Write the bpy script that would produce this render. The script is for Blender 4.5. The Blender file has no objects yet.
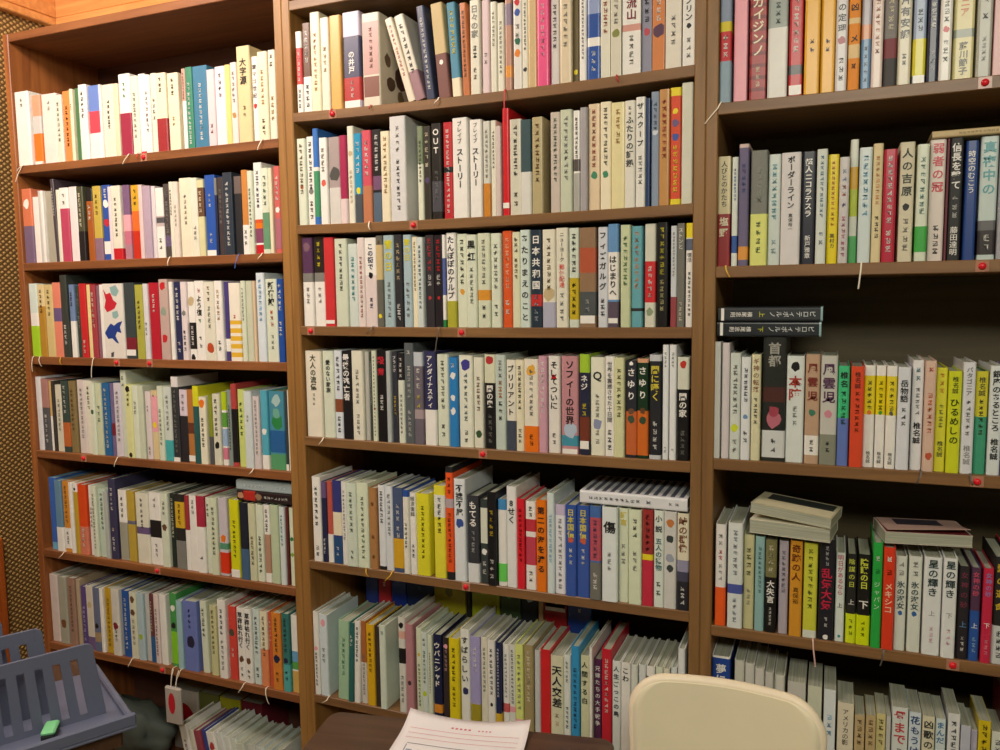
import bpy, math, random
from mathutils import Matrix, Vector

# ---------------------------------------------------------------- camera, light, exposure
S = bpy.context.scene
COL = S.collection
CAM_Z = 1.5
cam = bpy.data.objects.new('camera', bpy.data.cameras.new('camera'))
COL.objects.link(cam)
cam.data.sensor_width = 36.0
cam.data.lens = 36.0 * 799.66 / 1000.0
cam.data.clip_start = 0.02
YAW, PITCH, ROLL = math.radians(22.539), math.radians(-5.512), math.radians(-0.708)
fwd = Vector((-math.sin(YAW) * math.cos(PITCH), math.cos(YAW) * math.cos(PITCH), math.sin(PITCH)))
rgt = Vector((math.cos(YAW), math.sin(YAW), 0))
upv = rgt.cross(fwd)
r2 = rgt * math.cos(ROLL) + upv * math.sin(ROLL)
u2 = -rgt * math.sin(ROLL) + upv * math.cos(ROLL)
cam.matrix_world = Matrix(((r2.x, u2.x, -fwd.x, 0), (r2.y, u2.y, -fwd.y, 0), (r2.z, u2.z, -fwd.z, CAM_Z), (0, 0, 0, 1)))
S.camera = cam

S.view_settings.view_transform = 'Standard'
S.view_settings.look = 'None'
S.view_settings.gamma = 1.0
S.view_settings.use_curve_mapping = False
S.view_settings.exposure = 0.0

world = bpy.data.worlds.new('world')
S.world = world
world.use_nodes = True
world.node_tree.nodes['Background'].inputs['Color'].default_value = (0.76, 0.78, 0.68, 1)
world.node_tree.nodes['Background'].inputs['Strength'].default_value = 0.33

def area(name, loc, target, sx, sy, power, col):
    d = bpy.data.lights.new(name, 'AREA')
    d.shape = 'RECTANGLE'
    d.size, d.size_y, d.energy, d.color = sx, sy, power, col
    o = bpy.data.objects.new(name, d)
    COL.objects.link(o)
    o.location = loc
    o.rotation_euler = (Vector(target) - Vector(loc)).to_track_quat('-Z', 'Y').to_euler()
    return o

# ceiling fluorescent fittings: one near the bookcases, one over the middle of the room
area('ceiling_lamp_near', (-1.62, 0.72, 2.66), (-1.9, 1.45, 1.7), 1.1, 0.35, 34, (1.0, 0.86, 0.76))
area('ceiling_lamp_middle', (0.35, -0.9, 2.62), (-0.1, 1.2, 1.2), 1.4, 0.5, 46, (1.0, 0.97, 0.82))

# ---------------------------------------------------------------- materials
def lin(c):
    c = c / 255.0
    return c / 12.92 if c <= 0.04045 else ((c + 0.055) / 1.055) ** 2.4

def hexrgb(h):
    h = h.lstrip('#')
    return tuple(int(h[i:i + 2], 16) for i in (0, 2, 4))

def hexlin(h):
    return tuple(lin(v) for v in hexrgb(h)) + (1.0,)

def new_mat(name, rough=0.5):
    m = bpy.data.materials.new(name)
    m.use_nodes = True
    b = m.node_tree.nodes['Principled BSDF']
    b.inputs['Roughness'].default_value = rough
    return m, m.node_tree, b

def plain(name, hx, rough=0.5, noise=0.08, scale=30.0):
    m, nt, b = new_mat(name, rough)
    tc = nt.nodes.new('ShaderNodeTexCoord')
    n = nt.nodes.new('ShaderNodeTexNoise')
    n.inputs['Scale'].default_value = scale
    n.inputs['Detail'].default_value = 4
    nt.links.new(tc.outputs['Object'], n.inputs['Vector'])
    mx = nt.nodes.new('ShaderNodeMix')
    mx.data_type = 'RGBA'
    c = hexlin(hx)
    mx.inputs['A'].default_value = tuple(v * (1 - noise) for v in c[:3]) + (1,)
    mx.inputs['B'].default_value = tuple(min(1, v * (1 + noise)) for v in c[:3]) + (1,)
    nt.links.new(n.outputs['Fac'], mx.inputs['Factor'])
    nt.links.new(mx.outputs['Result'], b.inputs['Base Color'])
    return m

def attr_mat(name, rough, wear=0.06):
    """coloured by the face attribute 'Col' (printed colour), with a little grime"""
    m, nt, b = new_mat(name, rough)
    a = nt.nodes.new('ShaderNodeAttribute')
    a.attribute_name = 'Col'
    tc = nt.nodes.new('ShaderNodeTexCoord')
    n = nt.nodes.new('ShaderNodeTexNoise')
    n.inputs['Scale'].default_value = 45
    n.inputs['Detail'].default_value = 5
    nt.links.new(tc.outputs['Object'], n.inputs['Vector'])
    mr = nt.nodes.new('ShaderNodeMapRange')
    mr.inputs['To Min'].default_value = 1 - wear * 2
    mr.inputs['To Max'].default_value = 1 + wear * .6
    nt.links.new(n.outputs['Fac'], mr.inputs['Value'])
    mx = nt.nodes.new('ShaderNodeVectorMath')
    mx.operation = 'SCALE'
    nt.links.new(a.outputs['Color'], mx.inputs[0])
    nt.links.new(mr.outputs['Result'], mx.inputs['Scale'])
    nt.links.new(mx.outputs['Vector'], b.inputs['Base Color'])
    return m

def wood(name, dark, light, rough=0.4, vertical=False, scale=1.0):
    m, nt, b = new_mat(name, rough)
    tc = nt.nodes.new('ShaderNodeTexCoord')
    mp = nt.nodes.new('ShaderNodeMapping')
    mp.inputs['Scale'].default_value = (22 * scale, 22 * scale, 1.4 * scale) if vertical else (1.4 * scale, 22 * scale, 22 * scale)
    nt.links.new(tc.outputs['Object'], mp.inputs['Vector'])
    n = nt.nodes.new('ShaderNodeTexNoise')
    n.inputs['Scale'].default_value = 2.2
    n.inputs['Detail'].default_value = 6
    n.inputs['Distortion'].default_value = 0.6
    nt.links.new(mp.outputs['Vector'], n.inputs['Vector'])
    r = nt.nodes.new('ShaderNodeValToRGB')
    r.color_ramp.elements[0].position = .3
    r.color_ramp.elements[1].position = .72
    r.color_ramp.elements[0].color = hexlin(dark)
    r.color_ramp.elements[1].color = hexlin(light)
    nt.links.new(n.outputs['Fac'], r.inputs['Fac'])
    nt.links.new(r.outputs['Color'], b.inputs['Base Color'])
    bp = nt.nodes.new('ShaderNodeBump')
    bp.inputs['Strength'].default_value = 0.08
    nt.links.new(n.outputs['Fac'], bp.inputs['Height'])
    nt.links.new(bp.outputs['Normal'], b.inputs['Normal'])
    return m

def page_mat():
    m, nt, b = new_mat('page_edges', 0.85)
    tc = nt.nodes.new('ShaderNodeTexCoord')
    mp = nt.nodes.new('ShaderNodeMapping')
    mp.inputs['Scale'].default_value = (900, 6, 6)
    nt.links.new(tc.outputs['Object'], mp.inputs['Vector'])
    n = nt.nodes.new('ShaderNodeTexNoise')
    n.inputs['Scale'].default_value = 1.0
    n.inputs['Detail'].default_value = 3
    nt.links.new(mp.outputs['Vector'], n.inputs['Vector'])
    r = nt.nodes.new('ShaderNodeValToRGB')
    r.color_ramp.elements[0].position = .3
    r.color_ramp.elements[1].position = .7
    r.color_ramp.elements[0].color = hexlin('#8d9282')
    r.color_ramp.elements[1].color = hexlin('#c0c2ae')
    nt.links.new(n.outputs['Fac'], r.inputs['Fac'])
    nt.links.new(r.outputs['Color'], b.inputs['Base Color'])
    return m

def weave_mat():
    """woven rattan: two crossed diagonal strand waves"""
    m, nt, b = new_mat('woven_rattan', 0.6)
    tc = nt.nodes.new('ShaderNodeTexCoord')
    hs = []
    for ang in (38, -38):
        mp = nt.nodes.new('ShaderNodeMapping')
        mp.inputs['Rotation'].default_value = (math.radians(ang), 0, 0)
        nt.links.new(tc.outputs['Object'], mp.inputs['Vector'])
        w = nt.nodes.new('ShaderNodeTexWave')
        w.bands_direction = 'Z'
        w.inputs['Scale'].default_value = 24
        w.inputs['Distortion'].default_value = 0.5
        w.inputs['Detail Scale'].default_value = 2
        nt.links.new(mp.outputs['Vector'], w.inputs['Vector'])
        hs.append(w)
    mx = nt.nodes.new('ShaderNodeMath')
    mx.operation = 'MULTIPLY'
    nt.links.new(hs[0].outputs['Fac'], mx.inputs[0])
    nt.links.new(hs[1].outputs['Fac'], mx.inputs[1])
    r = nt.nodes.new('ShaderNodeValToRGB')
    r.color_ramp.elements[0].position = .05
    r.color_ramp.elements[1].position = .6
    r.color_ramp.elements[0].color = hexlin('#6a4c26')
    r.color_ramp.elements[1].color = hexlin('#d0aa68')
    nt.links.new(mx.outputs['Value'], r.inputs['Fac'])
    nt.links.new(r.outputs['Color'], b.inputs['Base Color'])
    bp = nt.nodes.new('ShaderNodeBump')
    bp.inputs['Strength'].default_value = 0.6
    bp.inputs['Distance'].default_value = 0.004
    nt.links.new(mx.outputs['Value'], bp.inputs['Height'])
    nt.links.new(bp.outputs['Normal'], b.inputs['Normal'])
    return m

M = {
    'gloss': attr_mat('glossy_jacket', 0.30),
    'matte': attr_mat('matte_jacket', 0.55),
    'page': page_mat(),
    'wood_left': wood('reddish_brown_wood', '#744528', '#966038'),
    'wood_left_v': wood('reddish_brown_wood_upright', '#824a28', '#a86836', vertical=True),
    'wood_mid': wood('olive_brown_wood', '#735234', '#8f6a42'),
    'wood_mid_v': wood('olive_brown_wood_upright', '#7a5a36', '#957044', vertical=True),
    'wood_dark': wood('dark_back_board', '#4c422a', '#5c5034', 0.55),
    'wood_dark_red': wood('reddish_back_board', '#5c3a30', '#704a3c', 0.5),
    'post_gold': wood('golden_upright', '#8a6232', '#aa7c44', vertical=True),
    'fascia': wood('orange_wood', '#d08a4c', '#ecab66', 0.35),
    'post': wood('orange_red_post', '#a04c1c', '#c06428', 0.4, vertical=True),
    'desk': wood('dark_desk_wood', '#4a3426', '#5e4432', 0.3),
    'weave': weave_mat(),
    'floor': plain('floor_vinyl', '#7a6a52', 0.5),
    'plaster': plain('wall_plaster', '#d8d0b8', 0.8),
    'paper': plain('white_paper', '#f2eef2', 0.7, 0.02),
    'red_ink': plain('pink_print', '#d88090', 0.7),
    'grey_ink': plain('grey_print', '#70707c', 0.7),
    'blue_ink': plain('pale_blue_print', '#a8b4cc', 0.7),
    'vinyl': plain('beige_vinyl', '#eee4c6', 0.45, 0.05, 14),
    'vinyl_rim': plain('pale_vinyl_rim', '#f2e4ca', 0.4, 0.04),
    'steel': plain('chrome_tube', '#b8b8b8', 0.25),
    'pouch_grey': plain('greyish_pouch', '#b4aca4', 0.6),
    'grey_plastic': plain('blue_grey_plastic', '#6a7088', 0.4, 0.06, 20),
    'mint': plain('mint_plastic', '#8ce0a0', 0.4),
    'black_plastic': plain('black_plastic', '#202226', 0.4),
    'red_plastic': plain('red_plastic', '#e01828', 0.3),
    'clear_tape': plain('pinkish_tape', '#b08068', 0.25),
    'ribbon_white': plain('white_ribbon', '#efe6d2', 0.5),
    'ribbon_yellow': plain('yellow_ribbon', '#e0b038', 0.5),
    'ribbon_red': plain('red_ribbon', '#c82030', 0.5),
    'ribbon_grey': plain('grey_ribbon', '#5c5650', 0.5),
    'ribbon_blue': plain('blue_ribbon', '#4668b8', 0.5),
    'ribbon_pink': plain('pale_pink_ribbon', '#e2b8b0', 0.5),
    'bag': plain('dark_green_bag', '#4a544e', 0.75, 0.3, 8),
}
MATS = ['gloss', 'matte', 'page']

# ---------------------------------------------------------------- mesh helper
class MB:
    def __init__(self):
        self.v, self.f, self.c, self.m = [], [], [], []

    def add(self, vs, fs, col=(.8, .8, .8, 1), mat=0):
        n = len(self.v)
        self.v += [tuple(p) for p in vs]
        for f in fs:
            self.f.append(tuple(n + i for i in f))
            self.c.append(col)
            self.m.append(mat)

    def box(self, x0, x1, y0, y1, z0, z1, col=(.8, .8, .8, 1), mat=0, bevel=0.0):
        if bevel <= 0:
            vs = [(x, y, z) for z in (z0, z1) for y in (y0, y1) for x in (x0, x1)]
            fs = [(0, 2, 3, 1), (4, 5, 7, 6), (0, 1, 5, 4), (1, 3, 7, 5), (3, 2, 6, 7), (2, 0, 4, 6)]
            self.add(vs, fs, col, mat)
            return
        b = min(bevel, (x1 - x0) * .45, (y1 - y0) * .45, (z1 - z0) * .45)
        cx, cy, cz = (x0 + x1) / 2, (y0 + y1) / 2, (z0 + z1) / 2
        hx, hy, hz = (x1 - x0) / 2, (y1 - y0) / 2, (z1 - z0) / 2
        pts, idx = [], {}
        for sx in (-1, 1):
            for sy in (-1, 1):
                for sz in (-1, 1):
                    for ax in range(3):
                        p = [hx - b, hy - b, hz - b]
                        p[ax] += b
                        idx[(sx, sy, sz, ax)] = len(pts)
                        pts.append((cx + sx * p[0], cy + sy * p[1], cz + sz * p[2]))
        fs = []
        def quad(a):
            c = [sum(pts[i][k] for i in a) / len(a) for k in range(3)]
            n = (Vector(pts[a[1]]) - Vector(pts[a[0]])).cross(Vector(pts[a[2]]) - Vector(pts[a[1]]))
            if n.dot(Vector((c[0] - cx, c[1] - cy, c[2] - cz))) < 0:
                a = a[::-1]
            fs.append(tuple(a))
        for ax in range(3):
            o1, o2 = [k for k in range(3) if k != ax]
            for s in (-1, 1):
                loop = []
                for (p, q) in ((-1, -1), (1, -1), (1, 1), (-1, 1)):
                    k = [0, 0, 0]
                    k[ax], k[o1], k[o2] = s, p, q
                    loop.append(idx[tuple(k) + (ax,)])
                quad(loop)
            for p in (-1, 1):
                for q in (-1, 1):
                    def key(t, a2):
                        k = [0, 0, 0]
                        k[ax], k[o1], k[o2] = t, p, q
                        return idx[tuple(k) + (a2,)]
                    quad([key(-1, o1), key(1, o1), key(1, o2), key(-1, o2)])
        for sx in (-1, 1):
            for sy in (-1, 1):
                for sz in (-1, 1):
                    quad([idx[(sx, sy, sz, a)] for a in range(3)])
        self.add(pts, fs, col, mat)

    def tube(self, path, r, n=8, col=(.8, .8, .8, 1), mat=0, ref=None):
        rings = []
        for i, p in enumerate(path):
            a = Vector(path[max(0, i - 1)])
            b = Vector(path[min(len(path) - 1, i + 1)])
            d = (b - a).normalized()
            s = d.cross(Vector(ref)).normalized() if ref else d.cross(Vector((0, 0, 1)) if abs(d.z) < .9 else Vector((1, 0, 0))).normalized()
            t = s.cross(d)
            rr = r[i] if isinstance(r, (list, tuple)) else r
            rings.append([Vector(p) + s * rr * math.cos(2 * math.pi * k / n) + t * rr * math.sin(2 * math.pi * k / n) for k in range(n)])
        vs = [v for ring in rings for v in ring]
        fs = []
        for i in range(len(rings) - 1):
            for k in range(n):
                fs.append((i * n + k, i * n + (k + 1) % n, (i + 1) * n + (k + 1) % n, (i + 1) * n + k))
        fs.append(tuple(range(n))[::-1])
        fs.append(tuple((len(rings) - 1) * n + k for k in range(n)))
        self.add(vs, fs, col, mat)

    def extend(self, o, mtx):
        n = len(self.v)
        self.v += [tuple(mtx @ Vector(p)) for p in o.v]
        self.f += [tuple(n + i for i in f) for f in o.f]
        self.c += o.c
        self.m += o.m

    def mesh(self, name, mats, smooth=False):
        me = bpy.data.meshes.new(name)
        me.from_pydata(self.v, [], self.f)
        at = me.attributes.new('Col', 'FLOAT_COLOR', 'FACE')
        at.data.foreach_set('color', [x for c in self.c for x in c])
        for k in mats:
            me.materials.append(M[k])
        me.polygons.foreach_set('material_index', self.m)
        if smooth:
            me.polygons.foreach_set('use_smooth', [True] * len(self.f))
        me.update()
        return me

    def build(self, name, mats, parent=None, smooth=False):
        o = bpy.data.objects.new(name, self.mesh(name, mats if isinstance(mats, (list, tuple)) else [mats], smooth))
        COL.objects.link(o)
        if parent is not None:
            o.parent = parent
        return o

def tag(o, label=None, cat=None, group=None, kind=None):
    if label: o['label'] = label
    if cat: o['category'] = cat
    if group: o['group'] = group
    if kind: o['kind'] = kind
    return o

def empty(name, loc, label=None, cat=None, group=None, rz=0.0):
    o = bpy.data.objects.new(name, None)
    o.empty_display_size = .02
    COL.objects.link(o)
    o.location = loc
    o.rotation_euler = (0, 0, rz)
    return tag(o, label, cat, group)

def solid(name, mat, dims, kind='structure', parent=None, bevel=0.0):
    b = MB()
    b.box(*dims, bevel=bevel)
    o = b.build(name, mat, parent)
    if kind and parent is None:
        o['kind'] = kind
    return o

# ---------------------------------------------------------------- room shell
XW = -2.31            # woven wall plane
YB = 1.91             # wall behind the bookcases
solid('floor', 'floor', (-2.5, 2.2, -2.6, 2.1, -0.06, 0.0))
solid('ceiling', 'plaster', (-2.5, 2.2, -2.6, 2.1, 2.72, 2.78))
solid('wall_back', 'plaster', (-2.5, 2.2, YB, YB + .08, 0, 2.72))
solid('wall_left', 'weave', (XW - .08, XW, -2.6, YB, 0, 2.72))
solid('wall_right', 'plaster', (2.1, 2.18, -2.6, YB, 0, 2.72))
solid('wall_front', 'plaster', (-2.5, 2.2, -2.68, -2.6, 0, 2.72))
# orange wood fascia along the top of the walls, with a thinner strip below it
solid('trim_1', 'fascia', (XW, XW + .012, -2.6, YB, 2.40, 2.72), bevel=.002)
solid('trim_2', 'fascia', (XW + .0125, -1.21, YB - .012, YB, 2.40, 2.72), bevel=.002)
solid('trim_3', 'fascia', (XW, XW + .03, -2.6, YB, 2.368, 2.392), bevel=.003)
solid('trim_4', 'fascia', (XW + .031, -1.21, YB - .03, YB, 2.368, 2.392), bevel=.003)
solid('trim_5', 'post', (XW, XW + .02, 1.46, 1.597, 0, .80), bevel=.003)

# ---------------------------------------------------------------- bookcases
SHELF_Z = {'L1': 1.8844, 'L2': 1.6146, 'L3': 1.3488, 'L4': 1.0763, 'L5': 0.7809, 'L6': 0.4989, 'L7': 0.14,
           'M0': 2.192, 'M1': 1.9389, 'M2': 1.6784, 'M3': 1.4377, 'M4': 1.1683, 'M5': 0.8582, 'M6': 0.5110, 'M7': 0.14,
           'R0': 2.192, 'R1': 1.8624, 'R2': 1.5552, 'R3': 1.1782, 'R4': 0.8372, 'R5': 0.575, 'R6': 0.14}
SAG = {'M1': .0065, 'M2': .004, 'M3': .002, 'M4': .002, 'M5': .001, 'L1': .001}
CASE = {'L': (-2.1254, -1.2284), 'M': (-1.1825, -0.2540), 'R': (-0.2089, 0.6900)}
YF = 1.60
YBACK = 1.895

def shelf_z(row, x):
    a, b = CASE[row[0]]
    t = (x - a) / (b - a)
    return SHELF_Z[row] - SAG.get(row, 0) * 4 * t * (1 - t)

def shelf_board(row, mat, parent):
    a, b = CASE[row[0]]
    n = 24 if row in SAG else 1
    mb = MB()
    vs, fs = [], []
    T = .022
    e = .0015
    for i in range(n + 1):
        x = a + .0002 + (b - a - .0004) * i / n
        z = shelf_z(row, x)
        vs += [(x, YF + e, z), (x, YBACK - .001, z), (x, YBACK - .001, z - T), (x, YF + e, z - T), (x, YF, z - T + e), (x, YF, z - e)]
    for i in range(n):
        for k in range(6):
            fs.append((i * 6 + k, i * 6 + (k + 1) % 6, (i + 1) * 6 + (k + 1) % 6, (i + 1) * 6 + k))
    fs += [tuple(range(6))[::-1], tuple(n * 6 + k for k in range(6))]
    mb.add(vs, fs)
    return mb.build('shelf', mat, parent)

def bookcase(key, label, rows, outer, top, mat, matv, back, gold=()):
    a, b = CASE[key]
    root = empty('bookcase', (0, 0, 0), label, 'bookcase', 'bookcases along the wall')
    for i, (x0, x1) in enumerate(((outer[0], a), (b, outer[1]))):
        solid('side_panel', 'post_gold' if i in gold else matv, (x0, x1, YF - .001, YBACK + .008, 0, top), parent=root, bevel=.002)
    solid('back_panel', back, (a + .0002, b - .0002, YBACK, YBACK + .007, .06, top - .0005), parent=root)
    solid('top_board', mat, (a + .0002, b - .0002, YF, YBACK - .001, top - .022, top), parent=root, bevel=.0015)
    solid('plinth', mat, (a + .0002, b - .0002, YF + .02, YF + .04, 0, .116), parent=root)
    for r in rows:
        shelf_board(r, mat, root)
    return root

bookcase('L', 'reddish brown bookcase standing next to the woven wall', ['L%d' % i for i in range(1, 8)], (-2.147, -1.2055), 2.243, 'wood_left', 'wood_left_v', 'wood_dark_red', (1,))
bookcase('M', 'tall brown bookcase between the other two bookcases', ['M%d' % i for i in range(0, 8)], (-1.205, -.2318), 2.47, 'wood_mid', 'wood_mid_v', 'wood_dark', (0,))
bookcase('R', 'tall brown bookcase rightmost of the three, partly behind the beige chair', ['R%d' % i for i in range(0, 7)], (-.2315, .7125), 2.47, 'wood_mid', 'wood_mid_v', 'wood_dark')

# ---------------------------------------------------------------- lettering
_font = bpy.data.curves.new('letters', 'FONT')
_font.resolution_u = 2
_fo = bpy.data.objects.new('letters', _font)
GLYPH = {}

def glyph(ch, bold):
    k = (ch, bold)
    if k not in GLYPH:
        _font.offset = .022 if bold else .006
        _font.body = ch
        me = bpy.data.meshes.new_from_object(_fo)
        vs = [(v.co.x, v.co.y) for v in me.vertices]
        fs = [tuple(p.vertices) for p in me.polygons]
        if vs:
            xs = [p[0] for p in vs]
            cx = (min(xs) + max(xs)) / 2
            vs = [(x - cx, y - .38) for x, y in vs]
            if ch in '\u30fc':
                vs = [(-y, x) for x, y in vs]
        GLYPH[k] = (vs, fs)
        bpy.data.meshes.remove(me)
    return GLYPH[k]

_rs = random.Random(11)
def stroke(x0, y0, x1, y1, w):
    dx, dy = x1 - x0, y1 - y0
    L = math.hypot(dx, dy) or 1
    nx, ny = -dy / L * w / 2, dx / L * w / 2
    return [(x0 + nx, y0 + ny), (x0 - nx, y0 - ny), (x1 - nx, y1 - ny), (x1 + nx, y1 + ny)]
MARKS = []                      # blurred, unreadable print: small bundles of strokes
for _ in range(26):
    vs, fs = [], []
    for _k in range(_rs.choice((5, 6, 7, 8))):
        t = _rs.random()
        if t < .5:
            y = _rs.uniform(-.4, .4); s = (-.4 * _rs.uniform(.5, 1), y, .4 * _rs.uniform(.5, 1), y + _rs.uniform(-.06, .06))
        elif t < .8:
            x = _rs.uniform(-.3, .3); s = (x, .42 * _rs.uniform(.5, 1), x + _rs.uniform(-.06, .06), -.42 * _rs.uniform(.5, 1))
        else:
            g = _rs.choice((-1, 1)); s = (-.3 * g, .35, .3 * g, -.35)
        n = len(vs)
        vs += stroke(*s, .075)
        fs.append((n, n + 1, n + 2, n + 3))
    MARKS.append((vs, fs))

# ---------------------------------------------------------------- books
PAL = {'W': '#f2f0ea', 'C': '#efe6c8', 'I': '#e6e4d2', 'Q': '#dde5d0', 'S': '#c9c9c6', 'G': '#84847f', 'H': '#56565a',
       'K': '#1e1e22', 'N': '#232c4d', 'B': '#2f55a8', 'L': '#6fb3d8', 'R': '#c8202c', 'O': '#ee7a22', 'Y': '#f0dc28',
       'P': '#f0a8b4', 'M': '#7d2434', 'U': '#6d5a86', 'E': '#2f8a4c', 'F': '#a8c23c', 'T': '#2f8f94', 'D': '#6b4a32',
       'A': '#c9b58c', 'V': '#c8bcd8', 'X': '#b88a4a', 'Z': '#3c5a3c', 'J': '#e87a8c'}
NAMES = [('white', '#f0eee8'), ('cream', '#e8e0b8'), ('pale green', '#cfdcc4'), ('pale grey', '#c8c8c6'), ('grey', '#8a8a86'),
         ('dark grey', '#505258'), ('black', '#202024'), ('navy', '#252d50'), ('blue', '#2f58a8'), ('light blue', '#6fb0d8'),
         ('red', '#cc2630'), ('crimson', '#b02848'), ('orange', '#ea7420'), ('yellow', '#e8da28'), ('golden yellow', '#ecb038'), ('pink', '#eea8b4'),
         ('hot pink', '#ee5c90'), ('maroon', '#6e2434'), ('purple', '#66548a'), ('lavender', '#c6bcd8'), ('green', '#2f9450'),
         ('lime green', '#b0cc38'), ('teal', '#2f8088'), ('brown', '#74502f'), ('tan', '#c6ae80'), ('dark green', '#36463c'),
         ('olive', '#968e3c'), ('salmon', '#e4906c'), ('terracotta', '#c05a3c'), ('dusty pink', '#c49098'), ('pale pink', '#e6d4d0'),
         ('pale blue', '#c8dae4'), ('slate blue', '#566c94')]

def cname(h):
    r = hexrgb(h)
    def d(o):
        q = hexrgb(o)
        m = (r[0] + q[0]) / 2
        a, b, c = r[0] - q[0], r[1] - q[1], r[2] - q[2]
        return (2 + m / 256) * a * a + 4 * b * b + (2 + (255 - m) / 256) * c * c
    return min(NAMES, key=lambda n: d(n[1]))[0]

def take_color(s):
    return (s[:7], s[7:]) if s[0] == '#' else (PAL[s[0]], s[1:])

SHAPES = {'bird': [
    ('#c8283a', [(.08, .07), (.22, .14), (.42, .12), (.55, .22), (.72, .26), (.60, .33), (.40, .36), (.22, .38), (.10, .32), (.18, .22)]),
    ('#1f3f90', [(.05, .66), (.22, .58), (.36, .53), (.52, .56), (.70, .52), (.93, .50), (.80, .58), (.86, .66), (.66, .64), (.56, .70), (.72, .80), (.60, .79), (.40, .73), (.20, .74)]),
    ('#8fb4b4', [(.40, .05), (.70, .02), (.85, .10), (.70, .17), (.48, .15)]),
    ('#8fb4b4', [(.46, .38), (.72, .36), (.78, .43), (.62, .47), (.48, .45)]),
    ('#4a4a4c', [(.30, .93), (.45, .91), (.42, .98), (.30, .985)])]}

def parse(tokens):
    d = {'base': None, 'bands': [], 'dots': [], 'text': [], 'panels': [], 'side': [], 'shapes': []}
    for t in tokens:
        if t[0] == '/':
            c, rest = take_color(t[1:])
            if ':' in rest:
                sp, s = rest.split(':', 1)
            else:
                sp, k = rest.split('?')
                s = int(k)
            a, b = sp.split('-')
            d['text'].append((c, float(a) / 100, float(b) / 100, s))
        elif t[0] == '=':
            c, rest = take_color(t[1:])
            a, b = rest.split('-')
            d['panels'].append((c, float(a) / 100, float(b) / 100))
        elif t[0] == '@':
            c, rest = take_color(t[1:])
            p, q, k = rest.split('x')
            d['side'].append((c, float(p) / 100, float(q) / 100, float(k)))
        elif t[0] == '%':
            d['shapes'] += SHAPES[t[1:]]
        elif t[0] == '*':
            c, rest = take_color(t[1:])
            p, _, k = rest.partition('x')
            d['dots'].append((c, float(p) / 100, float(k) if k else .8))
        else:
            c, rest = take_color(t)
            if rest:
                a, b = rest.split('-')
                d['bands'].append((c, float(a) / 100, float(b) / 100))
            else:
                d['base'] = c
    return d

def fix_tokens(line):
    """'#rrggbb 10-20' written apart belongs together"""
    out = []
    for t in line.split():
        if out and t[0].isdigit():
            out[-1] += t
        else:
            out.append(t)
    return out

def sleeve(mb, w, d, z0, z1, r, t, col, mat, off=0.0, rings=None):
    """U-shaped wrap (front board, spine, back board) between z0 and z1; rings = [(z, colour above it)]"""
    zs = [z0] + [z for z, _ in (rings or [])] + [z1]
    cols = [col] + [c for _, c in (rings or [])]
    o = off
    out = [(-o, d), (-o, r)]
    for k in (1, 2):
        a = math.pi + math.pi / 2 * k / 3
        out.append((r + (r + o) * math.cos(a), r + (r + o) * math.sin(a)))
    out.append((r, -o))
    right = [(w - x, y) for x, y in out][::-1]
    out = out + right
    inn = [(t, d), (t, max(r, t))] + [(max(t, r * .8), t)] * 3
    inn = inn + [(w - x, y) for x, y in inn][::-1]
    n = len(out)
    base = len(mb.v)
    vs = []
    for z in zs:
        vs += [(x, y, z) for x, y in out]
    vs += [(x, y, zs[0]) for x, y in inn] + [(x, y, zs[-1]) for x, y in inn]
    mb.v += vs
    def f(ix, c):
        mb.f.append(tuple(base + i for i in ix)); mb.c.append(c); mb.m.append(mat)
    for j in range(len(zs) - 1):
        for k in range(n - 1):
            f((j * n + k, j * n + k + 1, (j + 1) * n + k + 1, (j + 1) * n + k), cols[j])
    i0 = len(zs) * n
    i1 = i0 + n
    J = (len(zs) - 1) * n
    for k in range(n - 1):
        f((i1 + k, i1 + k + 1, i0 + k + 1, i0 + k), cols[0])
        f((J + k, J + k + 1, i1 + k + 1, i1 + k), cols[-1])
        f((k + 1, k, i0 + k, i0 + k + 1), cols[0])
    for k in (0, n - 1):
        for j in range(1):
            f((k, J + k, i1 + k, i0 + k) if k == 0 else (J + k, k, i0 + k, i1 + k), cols[0])

def blob(mb, w, h, cx, cz, rx, rz, col, mat, y, rnd):
    n = 11
    vs = []
    for k in range(n):
        a = 2 * math.pi * k / n
        q = rnd.uniform(.75, 1.1)
        x = min(w * .94, max(w * .06, cx + rx * q * math.cos(a)))
        z = min(h - .001, max(.001, cz + rz * q * math.sin(a)))
        vs.append((x, y, z))
    mb.add(vs, [tuple(range(n))], col, mat)

def lettering(mb, spec, w, h, y, mat, rnd, r):
    c, a, b, s = spec
    col = hexlin(c)
    n = s if isinstance(s, int) else len(s)
    span = (b - a) * h
    if isinstance(s, int):
        cw = min((w - r) * (.72 if s < 8 else .58), .0115, span / max(1, s) * (1.0 if s > 2 else .8))
        n = max(1, min(22, int(span / (cw * 1.12))))
        if s <= 3:
            n = min(n, s + 2)
    size = min((w - 1.1 * r) * (.92 if not isinstance(s, int) else .62), span / n * .97)
    size = max(size, .0022)
    step = span / n
    for i in range(n):
        if isinstance(s, int):
            vs, fs = MARKS[rnd.randrange(len(MARKS))]
            sx = cw
        else:
            if s[i] == ' ':
                continue
            vs, fs = glyph(s[i], size > .0125)
            sx = size
            if s[i] == 'Q':          # brush circle
                sx = size
        zc = h - a * h - step * (i + .5)
        if not isinstance(s, int):
            pack = min(step, size * 1.08)
            zc = h - a * h - (span - pack * n) * 0 - pack * (i + .5) if step > size * 1.5 else zc
        sz = size if not isinstance(s, int) else min(step * .9, sx * 1.12)
        mb.add([(w / 2 + x * sx, y, zc + v * sz) for x, v in vs], fs, col, mat)

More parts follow.
